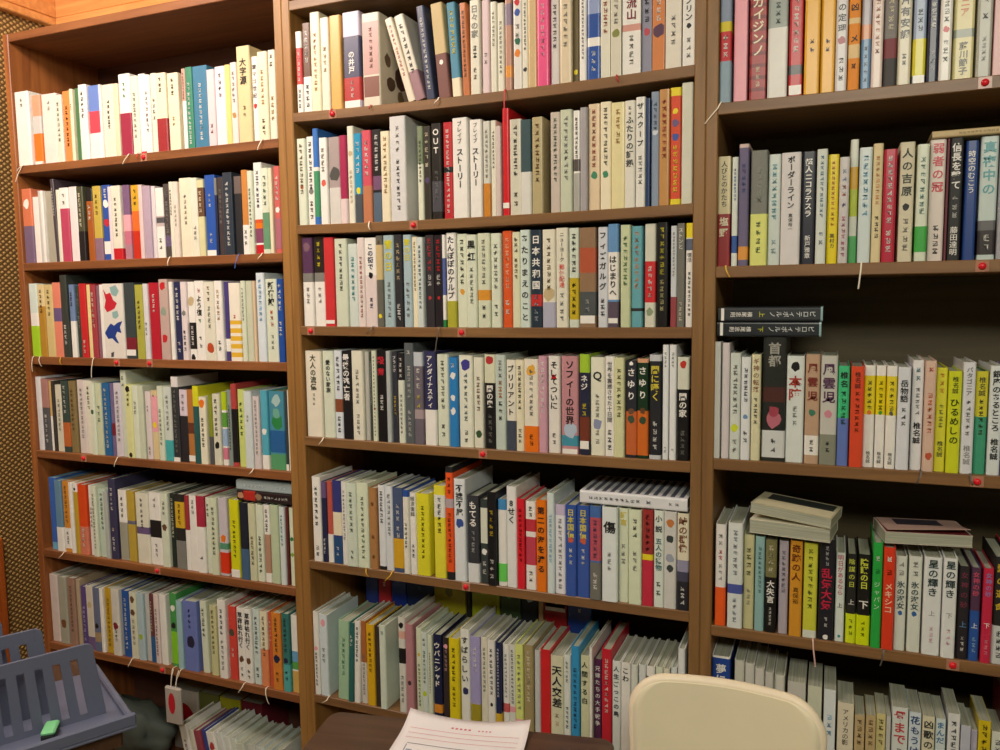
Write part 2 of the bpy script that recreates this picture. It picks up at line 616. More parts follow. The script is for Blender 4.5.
def make_book(w, h, spec, seed, thick_cover=None, depth=None):
    """local frame: x = thickness, y = depth away from the spine, z = height. Returns {part: (MB, materials)}"""
    rnd = random.Random(seed)
    hard = h > .168 if thick_cover is None else thick_cover
    t = min(.0022 if hard else .0007, w * .2)
    d = depth or min(.165, h * .68)
    r = min(.0042 if hard else .0014, w * .28)
    over = .003 if hard else .0006
    mat = 0 if rnd.random() < .7 else 1
    base = hexlin(spec['base'])
    parts = {}
    cov = MB()
    bands = sorted(spec['bands'], key=lambda q: -q[1])
    strips = [q for q in bands if q[1] >= .55 and q[2] >= .9 and q[2] - q[1] >= .2]
    stick = [q for q in bands if q not in strips and q[1] >= .7 and q[2] - q[1] <= .13 and cname(q[0]) in ('white', 'pale grey')]
    printed = [q for q in bands if q not in strips and q not in stick]
    edges = sorted({0.0, h} | {max(0, h - q[1] * h) for q in printed} | {max(0, h - q[2] * h) for q in printed})
    edges = [e for i, e in enumerate(edges) if i == 0 or e - edges[i - 1] > 1e-5]
    def colour(z):
        for q in printed[::-1] if False else sorted(printed, key=lambda q: q[2] - q[1]):
            if h - q[2] * h <= z <= h - q[1] * h:
                return hexlin(q[0])
        return base
    cols = [colour((edges[i] + edges[i + 1]) / 2) for i in range(len(edges) - 1)]
    sleeve(cov, w, d, 0, h, r, t, cols[0], mat, 0, [(edges[i], cols[i]) for i in range(1, len(cols))])
    for c, a, b2 in spec['panels']:
        cov.add([(w * .07, -.0001, h - b2 * h), (w * .93, -.0001, h - b2 * h), (w * .93, -.0001, h - a * h), (w * .07, -.0001, h - a * h)], [(0, 1, 2, 3)], hexlin(c), mat)
    for i, (c, p, k) in enumerate(spec['dots']):
        blob(cov, w, h, w * .5, h - p * h, w * .42 * k, w * .5 * k, hexlin(c), mat, -.00015 - .00006 * i, rnd)
    for i, (c, p, q, k) in enumerate(spec['side']):
        n0 = len(cov.v)
        blob(cov, d, h, d * q, h - p * h, d * .2 * k, d * .2 * k, hexlin(c), mat, 0, rnd)
        cov.v[n0:] = [(w + .0002 + .00006 * i, x, z) for x, _, z in cov.v[n0:]]
    for c, pts in spec['shapes']:
        cov.add([(w * x, -.0003, h - z * h) for x, z in pts], [tuple(range(len(pts)))], hexlin(c), mat)
    lo = [q for q in strips]
    for tx in spec['text']:
        y = -.0007
        mid = (tx[1] + tx[2]) / 2
        if any(q[1] <= mid <= q[2] for q in strips + stick):
            continue
        lettering(cov, tx, w, h, y, mat, rnd, r)
    parts['cover'] = cov
    pg = MB()
    pg.box(t + .0001, w - t - .0001, max(t, .0015), d - over, over, h - over, hexlin('#cfccb4'), 2)
    parts['page_block'] = pg
    for nm, qs, off in (('belly_band', strips, .0004), ('spine_label', stick, .0004)):
        for q in qs[:1]:
            b = MB()
            z0, z1 = h - q[2] * h, h - q[1] * h
            if nm == 'belly_band':
                sleeve(b, w, d, max(0, z0), z1, r, 0.0, hexlin(q[0]), mat, off)
            else:
                b.box(w * .06, w * .94, -.0005, -.0001, z0, z1, hexlin(q[0]), mat)
            for tx in spec['text']:
                if q[1] <= (tx[1] + tx[2]) / 2 <= q[2]:
                    lettering(b, tx, w, h, -.0009, mat, rnd, r)
            parts[nm] = b
    return parts

BOOKS = {
'L1': '''
-2123.9 52.8 201.6 0 1 W /G8-22?2
-2066.7 32.6 188.6 0 0 #e0a080 S30-55 O55-95 W95-100
-2027.9 54.9 187.1 0 1 #f0e4dc /G8-25?2
-1972.7 24.1 178.8 0 0 I /G10-70?8
-1940.8 29.3 185.4 0 0 #f09050 /K20-80?6
-1911.1 10.7 188.4 0 0 C /K20-30?1
-1896.3 16.2 189.0 0 0 #4a7a50
-1878.0 28.7 195.2 0 0 W /K8-45?4
-1847.2 40.8 189.7 0 1 #6a88d0 #ee4a5c35-65 W65-100
-1806.0 6.8 189.4 0 0 W
-1798.9 41.8 187.8 0 1 I /K20-62?7
-1754.9 17.1 185.4 0 0 #e8d8b8
-1735.8 39.2 206.8 0 1 W /E10-30?2 #a0304c48-100
-1694.5 23.4 197.8 0 0 I /G20-80?6
-1670.8 23.2 200.9 0 1 W R97-100
-1647.2 19.7 194.8 0 0 W /G20-75?6
-1627.2 19.5 197.2 0 0 I /G30-60?3
-1607.3 34.1 193.9 0 1 C /K5-25?2 #a0303858-100
-1571.2 35.2 190.6 0 1 C /K5-30?3 /X55-70?3
-1524.4 12.4 197.0 0 0 #c8a090 W40-100 /M5-38?4
-1511.6 21.8 198.4 0 0 #3a8a70 /W18-95?9
-1489.4 46.5 197.5 0 1 #3a7a9c /W20-92?9
-1441.0 24.3 183.3 0 0 #dccdd2 /M70-85?2
-1416.3 31.6 187.7 0 1 #f0e4e8 /K8-40?4
-1384.4 16.3 188.3 0 0 #f2d888
-1367.8 19.1 191.6 0 0 #f0dcd8 *X65 /G10-50?4
-1346.8 39.6 225.8 0 1 #e0cfa0 /K12-40:大字源 /D60-75?3
-1305.4 17.2 198.7 0 0 W /K8-50:雲マゴ世紀 *R58
-1287.8 28.6 207.0 0 1 C /X20-60?6 /K75-95?3
-1257.4 21.2 207.8 0 1 I /K3-20?3 /X50-80?5
''',
'L2': '''
-2123.9 37.6 206.6 0 1 #d87a58 #7a6480 50-100 *W20
-2086.0 25.0 182.7 0 0 #f6eee8
-2059.0 11.5 198.0 0 0 S
-2047.2 9.3 197.3 0 0 W
-2037.6 32.4 196.0 0 0 #aca898
-2003.3 13.1 227.0 2 0 #4a4048 /W10-45?5
-1988.1 13.1 196.3 0 0 I
-1974.8 33.5 200.2 0 0 W #c04868 28-100 /K6-25?3
-1937.6 29.6 200.7 0 0 #efe6e6
-1907.7 23.5 199.0 0 0 #4a4c38 K60-100 /C8-55?5
-1882.4 23.6 194.7 0 0 #a85c28 K0-18 /W22-45?4
-1857.0 28.8 198.2 0 0 #c8b050 #907084 70-100 /D10-40?3
-1824.7 30.2 198.8 0 0 B /W4-18?1 *W25 *#c0304050 W75-92
-1792.7 10.4 192.1 0 0 #e8d8dc
-1782.0 33.0 193.3 0 1 I R85-100 /K15-70?6
-1747.4 24.2 194.0 0 0 #7a5a80 P40-62 #c87088 62-80 #b08090 80-100
-1719.8 30.8 192.0 0 0 #d8a830 /K5-28?3 #e07030 35-62 #c83020 62-100
-1687.3 13.4 190.5 0 0 #e4cccc
-1673.6 25.0 186.7 0 0 #b8a4b8
-1648.4 13.0 185.5 0 0 #ddd6da
-1633.7 26.5 179.1 0 0 #c8b8b8 W0-40 H42-50 W55-100 /K70-90?3
-1605.6 22.9 187.5 0 0 #4c4444 /G8-90?7 U70-85
-1581.0 12.9 191.2 0 1 I /K10-45?4
-1567.8 15.9 190.3 0 0 #e6dcd0 /G30-60?3
-1550.4 38.5 198.3 0 1 #ece4cc /G20-60?5
-1511.6 21.7 196.3 0 0 I /G60-80?3
-1489.6 20.1 189.9 0 0 #dcd8a8 D10-48 /C14-44?4
-1468.0 32.6 200.3 0 1 #2a58b0 /W22-40?4 W93-100 /W70-85?3
-1435.1 7.2 191.6 0 0 N G0-22
-1427.5 18.1 193.1 0 0 #443c40 /G15-60?5
-1407.9 28.8 202.1 0 1 #303c4a /W10-90?8
-1378.8 23.6 192.1 0 1 K #6a5c58 0-22
-1350.6 19.2 204.6 0 0 #d08a48 W65-100 /K70-90?3
-1331.1 15.9 201.0 0 0 Q /K20-80?6
-1315.0 24.6 219.9 0 1 W /N8-50?5 O62-72 #8a4a6a 72-88 #d85a3062-66 R90-100
-1288.9 21.6 204.9 0 1 Q /Z8-45?4 #6a9a78 52-95
-1265.8 9.9 203.6 0 0 C
-1254.3 18.5 207.2 0 0 #d0605a *W50 /W10-40?4 #b06878 60-95
''',
'L3': '''
-2123.9 32.1 207.8 0 1 #d8e8e0 W40-58 #a8d830 58-100
-2090.0 27.7 204.4 0 1 #e0cc98 /K6-40?3 #b88a30 30-100
-2060.6 31.4 203.8 0 0 #d8c488 /K6-44?3
-2025.6 31.0 208.7 0 1 #e88a72 U34-52
-1992.9 24.8 228.9 0 0 #3a403c /W60-85?4
-1966.2 18.9 202.2 0 0 #7088b0 W50-100 /K10-30?2
-1945.5 18.7 199.0 0 0 #33443e /G10-60?4
-1925.0 24.3 204.1 0 0 #cc2a30 /W75-95?3
-1898.9 16.6 200.9 0 0 #ead898
-1880.5 20.2 200.6 0 1 #a43a44 /C10-60?4
-1860.1 8.7 197.6 0 0 #8a6474
-1851.1 16.1 200.0 0 0 W
-1834.7 75.0 201.9 0 1 #e4e0d8 %bird
-1758.6 37.0 203.5 0 1 #3a464a M72-88 W88-96
-1718.4 27.7 197.5 0 0 #b0b04c /D20-60?4
-1689.1 17.1 199.7 0 0 #dcdce0 /G50-70?2
-1670.4 34.1 201.8 0 1 #b82034 /W14-40?3
-1633.3 30.2 210.2 0 1 #c4aaa2 *R8 *R74 *#90a09040
-1601.5 13.2 203.2 0 0 W
-1586.7 23.1 202.8 0 0 #2a3058 /W6-50?7 /W75-92?3
-1560.4 19.5 202.3 0 0 #e8dcdc *G40 /K60-90?3
-1540.6 22.3 201.9 0 0 W *A25x1.2 K52-86 /W55-82?4 *K97
-1516.8 30.5 203.9 0 1 W /R8-16?1 /K18-44:よう復 /E46-55?1 /K68-86?3
-1483.4 33.3 200.6 0 1 I /D5-25?2 /G30-60?5 *#c0503084
-1448.7 25.0 202.5 0 0 W /X10-50?6 /K74-88?2
-1422.2 15.4 199.6 0 0 #4a4080 W72-88
-1405.4 35.4 196.6 0 1 #f2ecdc #e8b83048-53 #e8b83058-64 #e8b83068-74 #e8b83078-84 #e8b83089-95 /R40-46?1
-1368.6 15.1 201.0 0 0 Q /G8-50?4
-1352.0 19.5 200.6 0 0 #cfd4bc
-1329.4 7.3 200.3 0 0 #e4c8a8
-1320.6 25.3 219.5 0 1 #dde8f0 /L6-55?7
-1292.6 35.3 204.1 0 1 Q /K3-32:新宿鮫 /#c84030 36-58?3 /G66-86?4
-1254.6 18.8 203.5 0 0 #2450a4 /W5-38?5 /W50-70?3
''',
'L4': '''
-2123.9 20.2 212.9 0 0 #e4e4e8
-2103.3 28.2 207.7 0 0 #b08078 H40-100 /W48-90?4
-2072.8 13.8 202.5 0 0 #d4b070 W50-100
-2058.6 9.8 202.8 0 0 #3a3430
-2048.5 27.7 191.8 0 0 #dcd8c4 /G20-70?5
-2020.5 27.4 203.9 0 0 #3a4c48 /W6-46?4 #c06838 58-92
-1990.8 25.2 204.6 0 0 #8a7850 /D10-70?6
-1963.3 30.8 208.1 0 0 #ded4d0 /G10-80?7
-1932.2 24.7 206.0 0 0 I /K6-40?5
-1907.2 18.8 200.9 0 0 Q *Z40
-1888.1 20.6 201.4 0 0 #d0d8b8 /Z30-55?2
-1865.3 27.9 202.1 0 0 #2a68a0 /C6-90?8
-1837.1 12.8 202.6 0 0 #7a6a90 M55-72
-1824.1 27.5 203.1 0 1 #d4ced8 /G10-80?6
-1796.3 19.9 239.3 0 0 #d0d8c4 /Z5-20?2
-1776.0 25.2 201.5 0 0 #dfe2a4 *K6 /K10-30?2 *K96x.6
-1750.5 19.6 199.4 0 0 Q /G20-40?2
-1730.6 19.4 199.9 0 0 #ccd4bc
-1707.3 19.3 184.3 0 0 #e4d8d8 /U20-30?2 /G80-95?2
-1687.7 20.9 187.6 0 0 #e0cc9c P8-60 /K5-10?1 *Y50
-1661.1 19.0 200.4 0 0 Q /G30-80?4
-1641.9 27.5 199.6 0 0 #d4dcd4 /G10-60?5 #48b0b4 72-100
-1612.3 23.8 226.9 0 0 #303236 #e4e0e0 0-12 /G14-90?7 W95-100
-1588.2 27.0 193.1 0 0 #26242a #dcd0dc 0-36 /G5-30?2
-1560.9 23.3 193.8 0 0 #b87840 #6a3c2c 45-60 W90-98
-1537.3 19.8 204.9 0 0 #2a5c5c #d8d82c 0-26
-1517.2 23.0 176.7 0 0 #ece8d0 *O9x1.1 /K30-75?4
-1492.2 14.5 182.6 0 0 #8a9430 H60-100
-1475.7 24.2 185.8 0 0 #dcdcc8 /K6-30?2 /K32-60?3 *K72
-1449.5 15.9 191.7 0 0 W #b8d024 0-25 #60a04028-48 #a0b8d850-74 #d88098 76-92
-1431.7 14.2 197.3 0 0 #8a9a94 /K20-80?5
-1415.5 17.3 213.2 0 0 #b84848 K30-95
-1396.3 21.9 199.7 0 0 #cfdc80 /Z15-60?5
-1370.9 24.9 196.6 0 0 #d6e0e2 /G30-40?2
-1342.5 19.9 184.7 0 1 #dcd2d2 /G5-80?8
-1320.7 21.3 200.5 0 0 #58b0c8 W82-100 *W52
-1299.1 46.9 199.0 0 1 #4a90a8 *E38x.9 #2a64a050-78 *#a8c8c812x.7 #5aa070 80-100 *#70b09c28x.6
-1250.3 8.7 199.8 0 0 #3c4448 W92-100
-1241.2 5.7 202.5 0 0 I
''',
'L5': '''
-2102.8 28.6 213.2 0 0 #3a6ac0 L90-100
-2071.7 26.2 209.2 0 0 #6a92b0 W66-100
-2043.0 26.0 208.1 0 1 #d89030 /D5-60?5 W66-95 /K70-90?2
-2014.6 13.8 206.6 0 0 W
-1998.5 15.7 207.7 0 0 #c4a230 W0-13 *K9x.6
-1982.4 31.4 203.5 0 0 #e04e20 #d8806860-100 /W62-90?3
-1944.7 17.3 202.6 0 0 W /G30-60?4
-1926.9 19.2 203.8 0 0 Q /D10-90?8
-1905.4 26.8 196.9 0 0 #c8dccc /K5-60?6
-1878.3 15.0 192.6 0 0 #b8bcb8
-1860.9 26.4 229.9 0 0 #3a3858 /W10-40?3 /C58-68?1 /W72-90?3
-1830.3 29.8 199.3 0 0 #a4a494 W0-46 /K8-40?4
-1798.2 27.6 198.6 0 0 #c0a440 #6a688042-47
-1762.6 45.6 197.5 0 1 I /K6-20?2 /K22-50?3 U48-58
-1716.6 41.3 202.0 0 1 W /G5-22?2 K38-62 /G70-90?3
-1671.2 26.5 204.6 0 0 Q *D46 /G10-30?2
-1642.6 17.4 203.5 0 0 #26322e /C5-60?5
-1623.0 33.0 205.5 0 1 #2a2c2a #d8b03010-45 G62-100 /K12-42?3
-1587.9 15.3 204.6 0 0 #a03840 W46-100
-1572.2 27.3 206.1 0 0 W /G5-25?2
-1544.5 27.0 208.1 0 0 #b03048 W40-100 /K76-84?1
-1515.4 16.6 204.4 0 0 Q /K6-25?3
-1498.4 23.2 205.8 0 0 #d8e0c4 /K10-75?6
-1473.1 28.0 207.8 0 0 #cec8d2 *O52 #5a987858-66 #e03c2070-97
-1438.0 30.9 206.2 0 1 #dcdc20 /K25-76?6 W90-100
-1400.2 25.6 202.4 0 0 #222836 #4a688860-100
-1372.6 22.2 201.7 0 0 #d4d6b4 /D40-80?4
-1350.0 22.0 200.8 0 0 Q /K40-90?4
-1326.0 18.6 202.4 0 0 W /K5-35?4 #b8907838-88
-1305.4 24.7 204.2 0 0 #c2d2b0
-1277.2 16.8 200.8 0 0 #dce6e6 /T8-50?5
-1258.5 5.9 201.8 0 0 #6a3030
-1249.2 15.0 200.3 0 0 #dfe8cc *E40 *#80b04060
''',
'L6': '''
-2123.9 32.6 203.2 0 0 #d8c8c2
-2085.9 34.2 201.4 0 0 #a8a898 *#7a503070
-2046.4 29.8 203.7 0 0 #a08070 /D10-80?6
-2013.7 13.6 201.2 0 0 #b8a488
-1997.3 21.5 183.1 0 0 #5a4884 /V30-90?4
-1972.9 27.2 190.1 0 0 #d8d0c0 *A30 U80-100
-1942.8 23.0 188.3 0 0 #6a7290 *K60 #a89070 70-85
-1917.1 13.2 188.4 0 0 W
-1901.1 26.5 191.8 0 0 #c8a22c /D15-90?6
-1871.6 30.0 193.5 0 0 #dad8d0 *M55 /Z60-80?2
-1834.8 25.9 192.8 0 0 #2858a4 /W10-90?6
-1806.0 25.7 191.3 0 1 #dcdcc4 *D10 *D30 /G40-80?3
-1777.5 23.6 192.5 0 0 #b4ccd4 *F65
-1751.2 16.1 193.0 0 0 S
-1732.5 14.2 195.7 0 0 #6a3a3c #285c90 62-100 /C10-55?4
-1715.7 17.7 198.6 0 0 #e2d4d0 /M20-90?5
-1695.3 23.0 199.2 0 0 W
-1660.5 24.5 207.4 0 1 #4a9c50 *W20 *K44 #88d02c 52-96
-1631.6 19.0 191.6 0 1 #a4c8d0
-1609.7 48.1 195.9 0 1 #7080c2 *#2a2a4858x.7 /N10-40?4
-1551.6 21.8 198.7 1 0 Q /K8-50?5
-1518.5 21.6 192.8 0 0 #d2d2a0 /D5-70?6
-1487.5 26.3 214.6 0 0 W /K10-45?5 /G50-90?4
-1456.8 24.4 200.0 0 0 #d84a40 *#50504035x.9 /W55-70?3
-1429.8 24.2 198.8 0 0 W /K5-55:草莽枯れ行く *D70 /K80-96?3
-1403.1 23.9 200.4 0 1 W /K5-55:草莽枯れ行く *D70 /K80-96?3
-1376.6 22.1 201.8 0 0 #d4e4e0 /K8-60?5 /K75-92?2
-1352.0 23.5 200.5 0 1 #e89060 C0-50 /D5-60?5
-1326.2 10.7 200.9 0 0 #cc5a38 /W10-40?3
-1313.1 29.4 204.6 0 1 #dc8838 /K5-52?4 *N60 /K75-92?3
-1279.5 21.3 206.7 0 0 #3c7c78 /K5-50?4 *N60 #58b0b0 65-100 /K72-86?2
-1255.8 21.2 202.6 0 0 W #70a8d0 46-60 #60a850 60-70 #d8b060 72-100
''',
'M1': '''
-1174.1 16.7 184.0 0 0 W #d04848 20-65 /W24-62?5 /K70-95?3
-1157.0 23.6 201.8 0 1 W #6a4c3c 0-60 /W8-45?4 /K68-95?4
-1133.0 26.1 222.2 0 1 C /X20-80?7
-1105.1 23.1 207.1 0 1 I /X30-60?4
-1078.8 29.6 208.1 0 1 #e2b062
-1046.0 45.1 212.0 0 1 #d8cce4 #4a4a68 25-68 /W40-64:の井戸 #b83838 68-92 W92-100 /W70-90?4
-993.6 45.5 202.4 0 1 #ddd6c4 =#caa09a 9-66 =#8a5c50 68-90 /#7a4038 14-60?6 @#70503c30x60x.9 @#705c4848x25x.6 @#5c443c60x70x1.1 @#5c483c72x35x.7 @#80705084x65x.6
-881.0 18.9 193.1 17 1 #e6dcc8 /#c05040 8-70?9
-859.5 23.6 192.7 15.5 1 #e2dccc /K10-70?6 #a07c84 66-100
-832.1 20.4 200.3 6.6 1 #3c4460 /W12-90?8
-803.8 28.6 201.5 5 1 #cdb684 #7a4c44 53-100 *W62x.4
-769.8 21.1 197.7 3.6 1 #4a8ca8 /Y8-55?6 C80-100
-745.8 16.2 193.6 2 0 #c87848 /D8-80?6
-726.8 23.1 194.4 0 1 I /G5-40:日々の家 /K47-62?2 /D70-85?3
-698.6 17.1 190.7 0 1 #e2ccd0 /G55-70?3
-678.8 14.6 184.0 0 0 I /G10-50?4
-663.8 15.7 179.7 0 0 I /G20-80?6
-646.6 15.5 195.1 0 1 #c0907c #8a7a9010-32 #e89a40 74-86
-629.5 19.9 196.2 0 1 #e6e2dc *R10 *B20 /G30-48?2 *#2a6a5050 *#e8883062
-609.2 13.1 193.6 0 0 I /K10-60?6 *K80
-595.8 19.6 187.1 0 1 #d2b888
-574.7 25.9 183.3 0 1 #ee5c90 /#f8c0d0 10-70?6
-547.3 19.1 179.5 0 1 #d4d0cc /K10-60?5
-525.5 25.3 173.7 0 1 #e2d2b4 /G10-60?6
-499.8 12.4 172.5 0 0 #6a5c38 *Y88
-486.0 15.5 172.0 0 0 W /K5-75?9
-468.0 26.7 170.0 0 1 #98a8d0 #3458a425-52 W52-62 #2f58a862-100 /W66-92?4
-439.8 19.2 166.0 0 1 I /#b05c4810-50?4
-419.1 21.1 164.3 0 1 #dedac8 /G8-40?4 *#8a905050
-396.6 36.8 159.2 0 1 W /#802c38 8-35:流山 #d8a09440-48 /G52-90?5
-358.4 19.5 156.1 0 1 #9494a8 /K10-40?3 *#c0506050
-337.5 24.1 152.1 0 1 #d88850 /W10-40?4 *#604058 50x1.2
-312.0 30.5 147.1 0 1 #e8e2d4 /G30-70?4
-279.1 23.4 142.0 0 1 W /K8-40:ブリン *K46x.5 /G60-90?4
''',
'M2': '''
-1181.0 24.1 200.9 0 1 Q /#704c30 5-65?8 *#c0604056x.5
-1156.5 21.0 204.9 0 0 W /K5-60?5 *G62 /K72-95?3
-1135.2 15.2 221.0 0 0 #3f78c8 W40-44 #4a9870 44-92
-1119.7 22.1 199.2 0 1 W /G10-40?3 *#e0605052
-1096.1 31.6 199.5 0 1 #a89a98 *#48484442x1.1 #d4d2cc 58-100
-1061.5 18.9 199.8 0 0 #ac3058 #e8d4d4 72-100
-1041.0 17.4 219.4 0 0 I *A28 /A45-80?4
-1023.3 21.2 201.5 0 1 #2a98c4 /W8-45?5 *Y64x.7 #50586068-100
-1001.8 25.0 206.4 0 1 #d04a5c /W10-50?5 #c0785060-100
-975.3 23.5 206.6 0 1 #26262a /W5-45?4 #7a587a 50-65 #5a6c80 68-100
-951.5 23.2 200.4 0 1 C /X5-70?7
-928.0 40.9 230.5 0 1 #dcdcdc /K40-90?7 /G8-35?4
-859.0 14.8 204.3 0 0 #dde2cc #7a8a6a 0-40 /K15-60?6
-843.9 18.4 202.9 0 1 #3c3832 /C5-45?3 *#5a4a70 58
-825.2 24.4 207.5 0 1 #2c2a28 /W4-44:OUT #505058 60-92 /G48-80?5
-795.6 21.7 207.2 0 1 #c43038 /W6-95?8 K46-52
-771.2 35.9 212.9 0 1 W /K3-26:ブレイブ /K30-70:ストーリー
-731.5 28.2 206.3 0 1 W /K3-24:ブレイブ /K28-68:ストーリー
-700.7 16.2 201.1 0 1 #d8d8cc /G8-60?6 #d0883065-100
-684.2 12.7 201.9 0 0 I /K10-50?5
-670.3 11.3 188.3 0 0 #d8c8c4
-656.4 15.8 223.8 0 1 #d6242c W88-93
-640.3 27.0 199.2 0 1 #d8d6c4 /K5-60?6 /K74-92?3
-613.0 23.3 194.8 0 1 #2a4a50 #dcdcd4 55-100
-588.3 24.2 197.7 0 1 #bcae84 /D6-68?7
-549.5 21.6 204.9 0 1 #c8bcb0 /Z5-70?8
-526.5 25.7 206.3 0 1 #c8d0b8 /G5-70?7
-498.4 14.7 202.0 0 1 W /K6-48?4 #5c5450 48-60 #b0b0a8 62-100
-483.4 15.6 206.4 0 1 #a8a4a8
-467.5 23.9 212.1 0 1 #e8d2b0 /#a04c3c 4-60?8 *#4a906c 67x.7
-442.3 22.7 213.4 0 1 C /#404030 4-60?8 *#3a8a62 67x.7
-418.4 27.5 208.6 0 1 #ece2ae /X6-40?5
-390.6 21.0 208.8 0 1 #e6e4d8 /G5-14?2 /K14-62:ふたりの証拠
-368.3 18.9 213.2 0 1 #ebebe4 /K4-46:ザスクープ /G52-80?5
-348.2 7.7 209.6 0 0 #2c4470
-339.2 16.6 221.4 0 1 #8a9ab0 *#d8e0e8 35 /N8-35?3
-322.3 20.3 223.0 0 1 #c89458 /#b03028 8-60?5
-301.7 21.1 224.3 0 1 #dc4c28 Y0-7 *U30 *#3c58a842 *Y20x.6 Y95-100 /Y48-90?5
-279.4 21.9 230.9 0 1 #d9dac8
''',
'M3': '''
-1179.6 30.1 210.8 0 1 W #5a3a5c 0-40 *#80607010 G40-50 /G55-75?3
-1147.8 29.8 212.1 0 1 W #2c2624 0-40 /Y4-34?4 G40-50 /G55-75?3
-1117.8 27.9 209.8 0 1 #d2383c W93-97
-1086.9 34.6 205.4 0 1 #d4dcc8 /K5-60?8
-1050.7 25.9 192.8 0 1 #d0dcd6 /T15-70?6
-1024.5 20.1 205.8 0 0 #e6dad6 /#a0503c 20-90?8
-1004.1 32.0 204.8 0 1 W /N6-36:この街で *K42x.5 #e4d6d4 42-100 /N66-80?2
-971.8 18.3 208.4 0 0 #6a6a60 #cdb88410-48 /D5-10?1 *Y88x.6
-951.9 27.5 208.4 0 1 #a8c0c6 /#d8d030 4-40:雪の日 /G50-90?5
-924.2 20.6 208.9 0 1 #24242a /A8-50?4 /W74-94?3
-902.1 21.7 208.0 0 1 #a8c0c8 /#d8d030 4-42:雪の日 /G50-90?5
-880.0 13.8 202.8 0 0 C /#605030 5-60?7
-865.9 16.3 200.9 0 0 #d4e0de /K8-80?7
-848.2 22.5 205.8 0 1 #28242a /#c83030 3-40?4 /W42-56?2 *#c0303068x.4
-825.4 21.0 205.0 0 1 #28242a /#c83030 3-40?4 /W42-56?2 *#c0303068x.4
-802.9 7.2 204.3 0 0 W #5a6aa825-65 E92-100
-794.2 23.2 208.0 0 1 W /K3-70:たんぽぽのケルプ #b0ae3072-100
-768.3 24.2 204.7 0 1 #dde4cc /K5-55?6 *#e0a04062x.6
-742.7 25.1 201.5 0 1 Q /K4-30:黒紅 /G34-75?6
-716.1 29.6 203.5 0 1 #d8dec4 /G5-55?6 #dc983860-71 /K74-92?3
-684.0 23.3 202.2 0 1 Q /G10-60?6 /K74-90?3
-659.3 21.9 206.5 0 1 #e05c2c /W70-88?3 /#f8c0a0 6-60?7
-637.1 18.2 203.4 0 1 #dfe0c0 /#403028 5-22?2 /D26-50?3
-617.5 22.6 206.6 0 1 #d0e0d8 /K3-95:あたりまえのこと
-593.5 24.6 205.5 0 1 #2c3a48 /W4-62:日本共和国 #c83838 66-78 /#a0a8b065-95?3
-566.4 28.8 204.9 0 1 #e8e4d0 /#685030 8-62?7 *A66x1.1 #b4b4c8 74-100
-536.3 26.2 206.8 0 1 I /K4-34:ニューヨーク /#d83030 36-60:郵便配達 /G64-95?4
-508.8 21.5 205.6 0 1 #d6e0d0 /K5-45?5 #c8b02c 50-92 /K54-88?4
-486.0 35.2 204.9 0 1 #96785c #b85c4020-45 #52585a 64-88 W88-96 /S70-86?3
-447.3 20.9 204.6 0 1 #d8dce2 /K3-64:フィズガルグ /K70-90?3
-425.1 21.7 209.4 0 1 #6a9acc W27-73 /K30-70:はじまりへ #605464 75-100 W91-96
-399.0 20.5 206.1 0 1 #ced8b0 /#60805010-60?7
-378.2 23.3 202.9 0 1 #64a8b4 /#d88a50 4-62?8 K81-84
-350.7 22.0 206.2 0 1 #dcdccc #d4343836-76 /W40-72?4 *#90a08085
-326.4 21.7 208.0 0 1 #1e1e20 /#d0c840 4-50?4 /#c0b880 54-85?6
-298.5 11.6 199.8 0 0 #d4dae0 /G6-50?6 #9c4a50 70-100
-286.6 15.4 204.1 0 1 #787870 /W4-55:ストンと /C75-95?3
-268.0 14.3 203.0 0 1 W Y0-14 #606a8015-26 /K28-42:復活 /K46-90?7
''',
